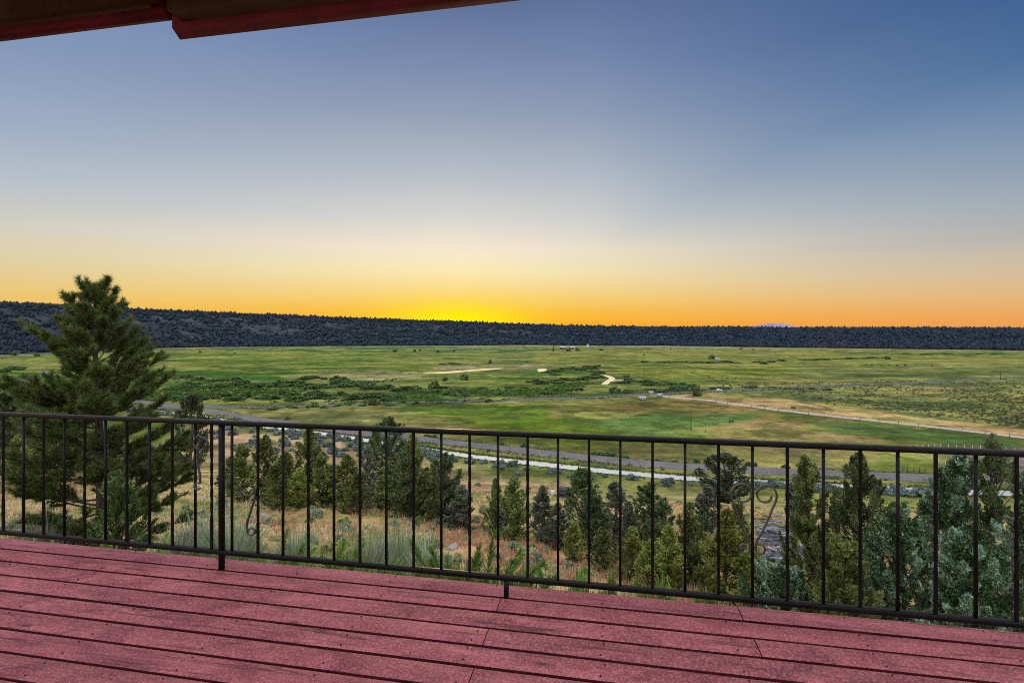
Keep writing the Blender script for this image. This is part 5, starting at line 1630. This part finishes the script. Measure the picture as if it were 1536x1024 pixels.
def animal(name, label, cat, loc, rz, pose, group=None, s=1.0):
    key = pose
    if key not in AN:
        if pose == 'horse':
            v = [(0, 0, 1.22), (0.45, 0, 1.20), (0.85, 0, 1.22), (1.15, 0, 1.05), (1.45, 0, 0.72), (1.60, 0, 0.42), (1.72, 0, 0.18), (-0.45, 0, 1.20), (-0.72, 0, 1.18), (-0.86, 0, 0.95), (-0.90, 0, 0.60)]
            e = [(0, 1), (1, 2), (2, 3), (3, 4), (4, 5), (5, 6), (0, 7), (7, 8), (8, 9), (9, 10)]
            rr = [.30, .31, .27, .20, .15, .13, .08, .30, .25, .05, .04]
            leg_f, leg_h = 0.72, -0.58; top = 0.95
        else:
            v = [(0, 0, 0.98), (0.45, 0, 0.97), (0.85, 0, 0.98), (1.10, 0, 1.0), (1.32, 0, 0.98), (1.58, 0, 0.82), (-0.45, 0, 0.98), (-0.80, 0, 1.0), (-0.90, 0, 0.7), (-0.92, 0, .4)]
            e = [(0, 1), (1, 2), (2, 3), (3, 4), (4, 5), (0, 6), (6, 7), (7, 8), (8, 9)]
            rr = [.36, .36, .30, .20, .16, .10, .35, .28, .04, .03]
            leg_f, leg_h = 0.72, -0.62; top = 0.75
        ib, ih = 1, [i for i, p in enumerate(v) if p[0] <= -0.4][0]
        for x0, at, hind in ((leg_f, 2, 0), (leg_h, ih, 1)):
            for sy in (-.17, .17):
                n = len(v)
                if hind: v += [(x0, sy, top - .15), (x0 + .08, sy, top * .62), (x0 - .10, sy, top * .38), (x0 - .06, sy, 0.05)]
                else: v += [(x0, sy, top - .12), (x0 + .02, sy, top * .6), (x0 + .03, sy, top * .45), (x0, sy, 0.05)]
                e += [(at, n), (n, n + 1), (n + 1, n + 2), (n + 2, n + 3)]; rr += [.15, .10, .065, .06]
        me = bpy.data.meshes.new(name); me.from_pydata(v, e, []); me.materials.append(M['hide'])
        AN[key] = (me, rr)
        o = bpy.data.objects.new(name, me); COL.objects.link(o)
        md = o.modifiers.new('Skin', 'SKIN'); md.use_smooth_shade = True
        sk = me.skin_vertices[0].data if me.skin_vertices else None
        if sk is None:
            return o
        for q, w in zip(sk, rr): q.radius = (w, w)
        sk[0].use_root = True
        sub = o.modifiers.new('Subsurf', 'SUBSURF'); sub.levels = sub.render_levels = 1
        AN[key] = o
    else:
        o = AN[key].copy(); COL.objects.link(o)
    o.location = loc; o.rotation_euler = (0, 0, rz); o.scale = (s, s, s)
    return tag(o, label, cat, group)


AN = {}
animal('horse', 'dark horse grazing in the pasture right of the utility pole', 'horse', gp(1096, 634.5), 0.15, 'horse')
for q, (px, py, a) in enumerate([(1299, 548.5, 1.4), (1308, 548.5, 1.8), (1322.5, 548.5, 1.2), (1334, 549.5, 1.5), (1346, 549.5, .3), (1358, 549, 1.7), (1398, 549.5, 1.0)]):
    animal('cow', 'dark cow standing in the far right meadow', 'cow', gp(px, py), a, 'cow', 'cattle in the far meadow', 1.35)


def wheels(root, pts, r=0.34, w=0.22, axis='y'):
    for x, y in pts:
        m = MB(); m.tube([(x, y - w / 2, r), (x, y + w / 2, r)], r, 14); o = m.build('wheel', M['rubber'], root)
        m = MB(); m.tube([(x, y - w / 2 - .01, r), (x, y + w / 2 + .01, r)], r * .55, 10); m.build('rim', M['roof_metal'], o)


def build_farm():
    def house(loc, rz, w, d, h, rh, name, label, wall='white_paint', roof='roof_metal', cat='house'):
        root = thing(name, label, cat, loc, rz)
        m = MB(); m.box((0, 0, h / 2), (w, d, h)); V = [(-w / 2, -d / 2, h), (-w / 2, d / 2, h), (-w / 2, 0, h + rh), (w / 2, -d / 2, h), (w / 2, d / 2, h), (w / 2, 0, h + rh)]
        m.add(V, [[0, 2, 1], [3, 4, 5]]); m.build('wall', M[wall], root)
        m = MB(); e = 0.35
        for sgn in (-1, 1):
            y1 = sgn * (d / 2 + e); z1 = h - e * rh / (d / 2)
            V = [(-w / 2 - e, 0, h + rh + .05), (w / 2 + e, 0, h + rh + .05), (w / 2 + e, y1, z1 + .05), (-w / 2 - e, y1, z1 + .05)]
            V += [(a, b, c + .12) for a, b, c in V]
            m.add(V, None, [[0, 1, 2, 3], [4, 7, 6, 5], [0, 4, 5, 1], [1, 5, 6, 2], [2, 6, 7, 3], [3, 7, 4, 0]])
        m.build('roof', M[roof], root)
        for q in np.arange(-w / 2 + 1.5, w / 2 - 1, 2.6):
            m = MB(); m.box((q, -d / 2 - .01, h * .55), (1.0, .05, h * .38)); m.build('window', M['glass'], root)
        m = MB(); m.box((w / 2 - 0.9, -d / 2 - .012, h * .38), (0.95, .06, h * .74)); m.build('door', M['grey_metal'], root)
    house(gp(843, 523.2), 0.1, 7, 6, 3.0, 1.6, 'farm_house', 'white-roofed house left of the round farmstead trees', 'post_wood')
    house(gp(848, 522.6), 0.1, 4, 4, 2.6, 1.2, 'farm_shed', 'small white-roofed shed beside the farmstead house', 'post_wood', cat='shed')
    house(gp(881.5, 522.2), 1.2, 5, 4, 5.2, 2.6, 'farm_barn', 'narrow bright white gabled barn right of the farmstead trees', cat='barn')
    house(gp(1076, 540), 0.2, 5, 3.5, 1.8, .8, 'farm_shed', 'low white shed right of the lone rounded meadow tree', cat='shed')
    house(gp(858, 523.4), 0.1, 9, 6, 2.8, 1.4, 'farm_shed', 'dull grey shed between the two round farmstead trees', 'post_wood', 'grey_metal', cat='shed')

    def trailer(loc, rz, L, w, h, label, mat='white_paint'):
        root = thing('white_trailer' if mat == 'white_paint' else 'stock_trailer', label, 'trailer', loc, rz)
        m = MB(); m.box((0, 0, .5 + h / 2), (L, w, h), bevel=0.14); m.build('body', M[mat], root)
        for q in (-L * .25, L * .2):
            m = MB(); m.box((q, -w / 2 - .01, .5 + h * .6), (L * .18, .05, h * .3)); m.build('window', M['glass'], root)
        m = MB(); m.box((L * .42, -w / 2 - .012, .5 + h * .45), (.55, .05, h * .75)); m.build('door', M['grey_metal'], root)
        m = MB(); m.tube([(-L / 2, 0, .5), (-L / 2 - 1.0, 0, .45)], .06, 6); m.build('hitch', M['dark_paint'], root)
        wheels(root, [(-.45, -w / 2 + .12), (.45, -w / 2 + .12), (-.45, w / 2 - .12), (.45, w / 2 - .12)])
    trailer(gp(963.5, 600), 0.1, 3.6, 2.0, 1.7, 'white trailer beside the cinder road, lower of the two white boxes')
    trailer(gp(976.5, 590.8), 0.2, 2.4, 1.8, 1.3, 'small white trailer above the cinder road, upper of the two white boxes')
    trailer(gp(989.5, 595.5), 0.3, 2.4, 1.8, 1.6, 'pale grey-blue stock trailer at the start of the dirt track', 'grey_metal')

    def car(loc, rz, label, mat='cap_grey'):
        root = thing('parked_car', label, 'car', loc, rz)
        sec = [(-2.2, .45), (-2.2, .95), (-1.5, 1.0), (-0.9, 1.5), (0.7, 1.5), (1.3, 1.0), (2.15, .9), (2.2, .45)]
        V = [(a, s * .85, b) for s in (-1, 1) for a, b in sec]; n = len(sec)
        m = MB(); Q = [[k, (k + 1) % n, n + (k + 1) % n, n + k] for k in range(n)]
        T = [[0, k + 1, k] for k in range(1, n - 1)] + [[n, n + k, n + k + 1] for k in range(1, n - 1)]
        m.add(V, T, Q); m.build('body', M[mat], root)
        m = MB()
        for s in (-1, 1):
            m.add([(-1.3, s * .86, 1.05), (-.85, s * .86, 1.42), (.6, s * .86, 1.42), (1.1, s * .86, 1.05)], None, [[0, 1, 2, 3]])
        m.build('window', M['glass'], root)
        wheels(root, [(-1.35, -.8), (1.35, -.8), (-1.35, .8), (1.35, .8)])
    car(gp(1079, 586.2), 0.3, 'pale grey car on the cinder road above the dry grass')
    # flat trailer with a dark tarp load and a blue drum on the lower slope
    x, y = ray_ground(846, 749); z = h1(x, y)
    root = thing('utility_trailer', 'dark flatbed trailer with a black covered load on the lower slope', 'trailer', (x, y, z + .05), -0.1)
    m = MB(); m.box((0, 0, .55), (2.1, 1.4, .10)); m.build('bed', M['post_wood'], root)
    m = MB(); m.box((-.05, 0, .96), (1.75, 1.25, .70), bevel=.16); m.build('load', M['dark_paint'], root)
    m = MB(); m.box((0.1, 0, 1.62), (2.0, 1.5, .09), np.array([[.99, 0, .1], [0, 1, 0], [-.1, 0, .99]]), bevel=.03); m.build('cover', M['dark_paint'], root)
    m = MB()
    for a in (-.75, .75):
        for b in (-.55, .55): m.tube([(a, b, .6), (a, b, 1.6)], .03, 5)
    m.build('stakes', M['dark_paint'], root)
    m = MB(); m.tube([(1.05, 0, .5), (1.9, 0, .45)], .05, 6); m.build('hitch', M['dark_paint'], root)
    wheels(root, [(0, -.75), (0, .75)], .30, .16)
    x, y = ray_ground(829, 741); z = h1(x, y)
    root = thing('water_tank', 'small white tank with a dark lid beside the flatbed trailer', 'tank', (x, y, z))
    m = MB(); m.tube([(0, 0, 0), (0, 0, .15), (0, 0, .7), (0, 0, .85), (0, 0, .95)], [.40, .45, .45, .40, .22], 14); m.build('body', M['cap_grey'], root, smooth=False)
    m = MB(); m.tube([(0, 0, .94), (0, 0, 1.02)], .24, 12); m.build('lid', M['dark_paint'], root)


build_farm()
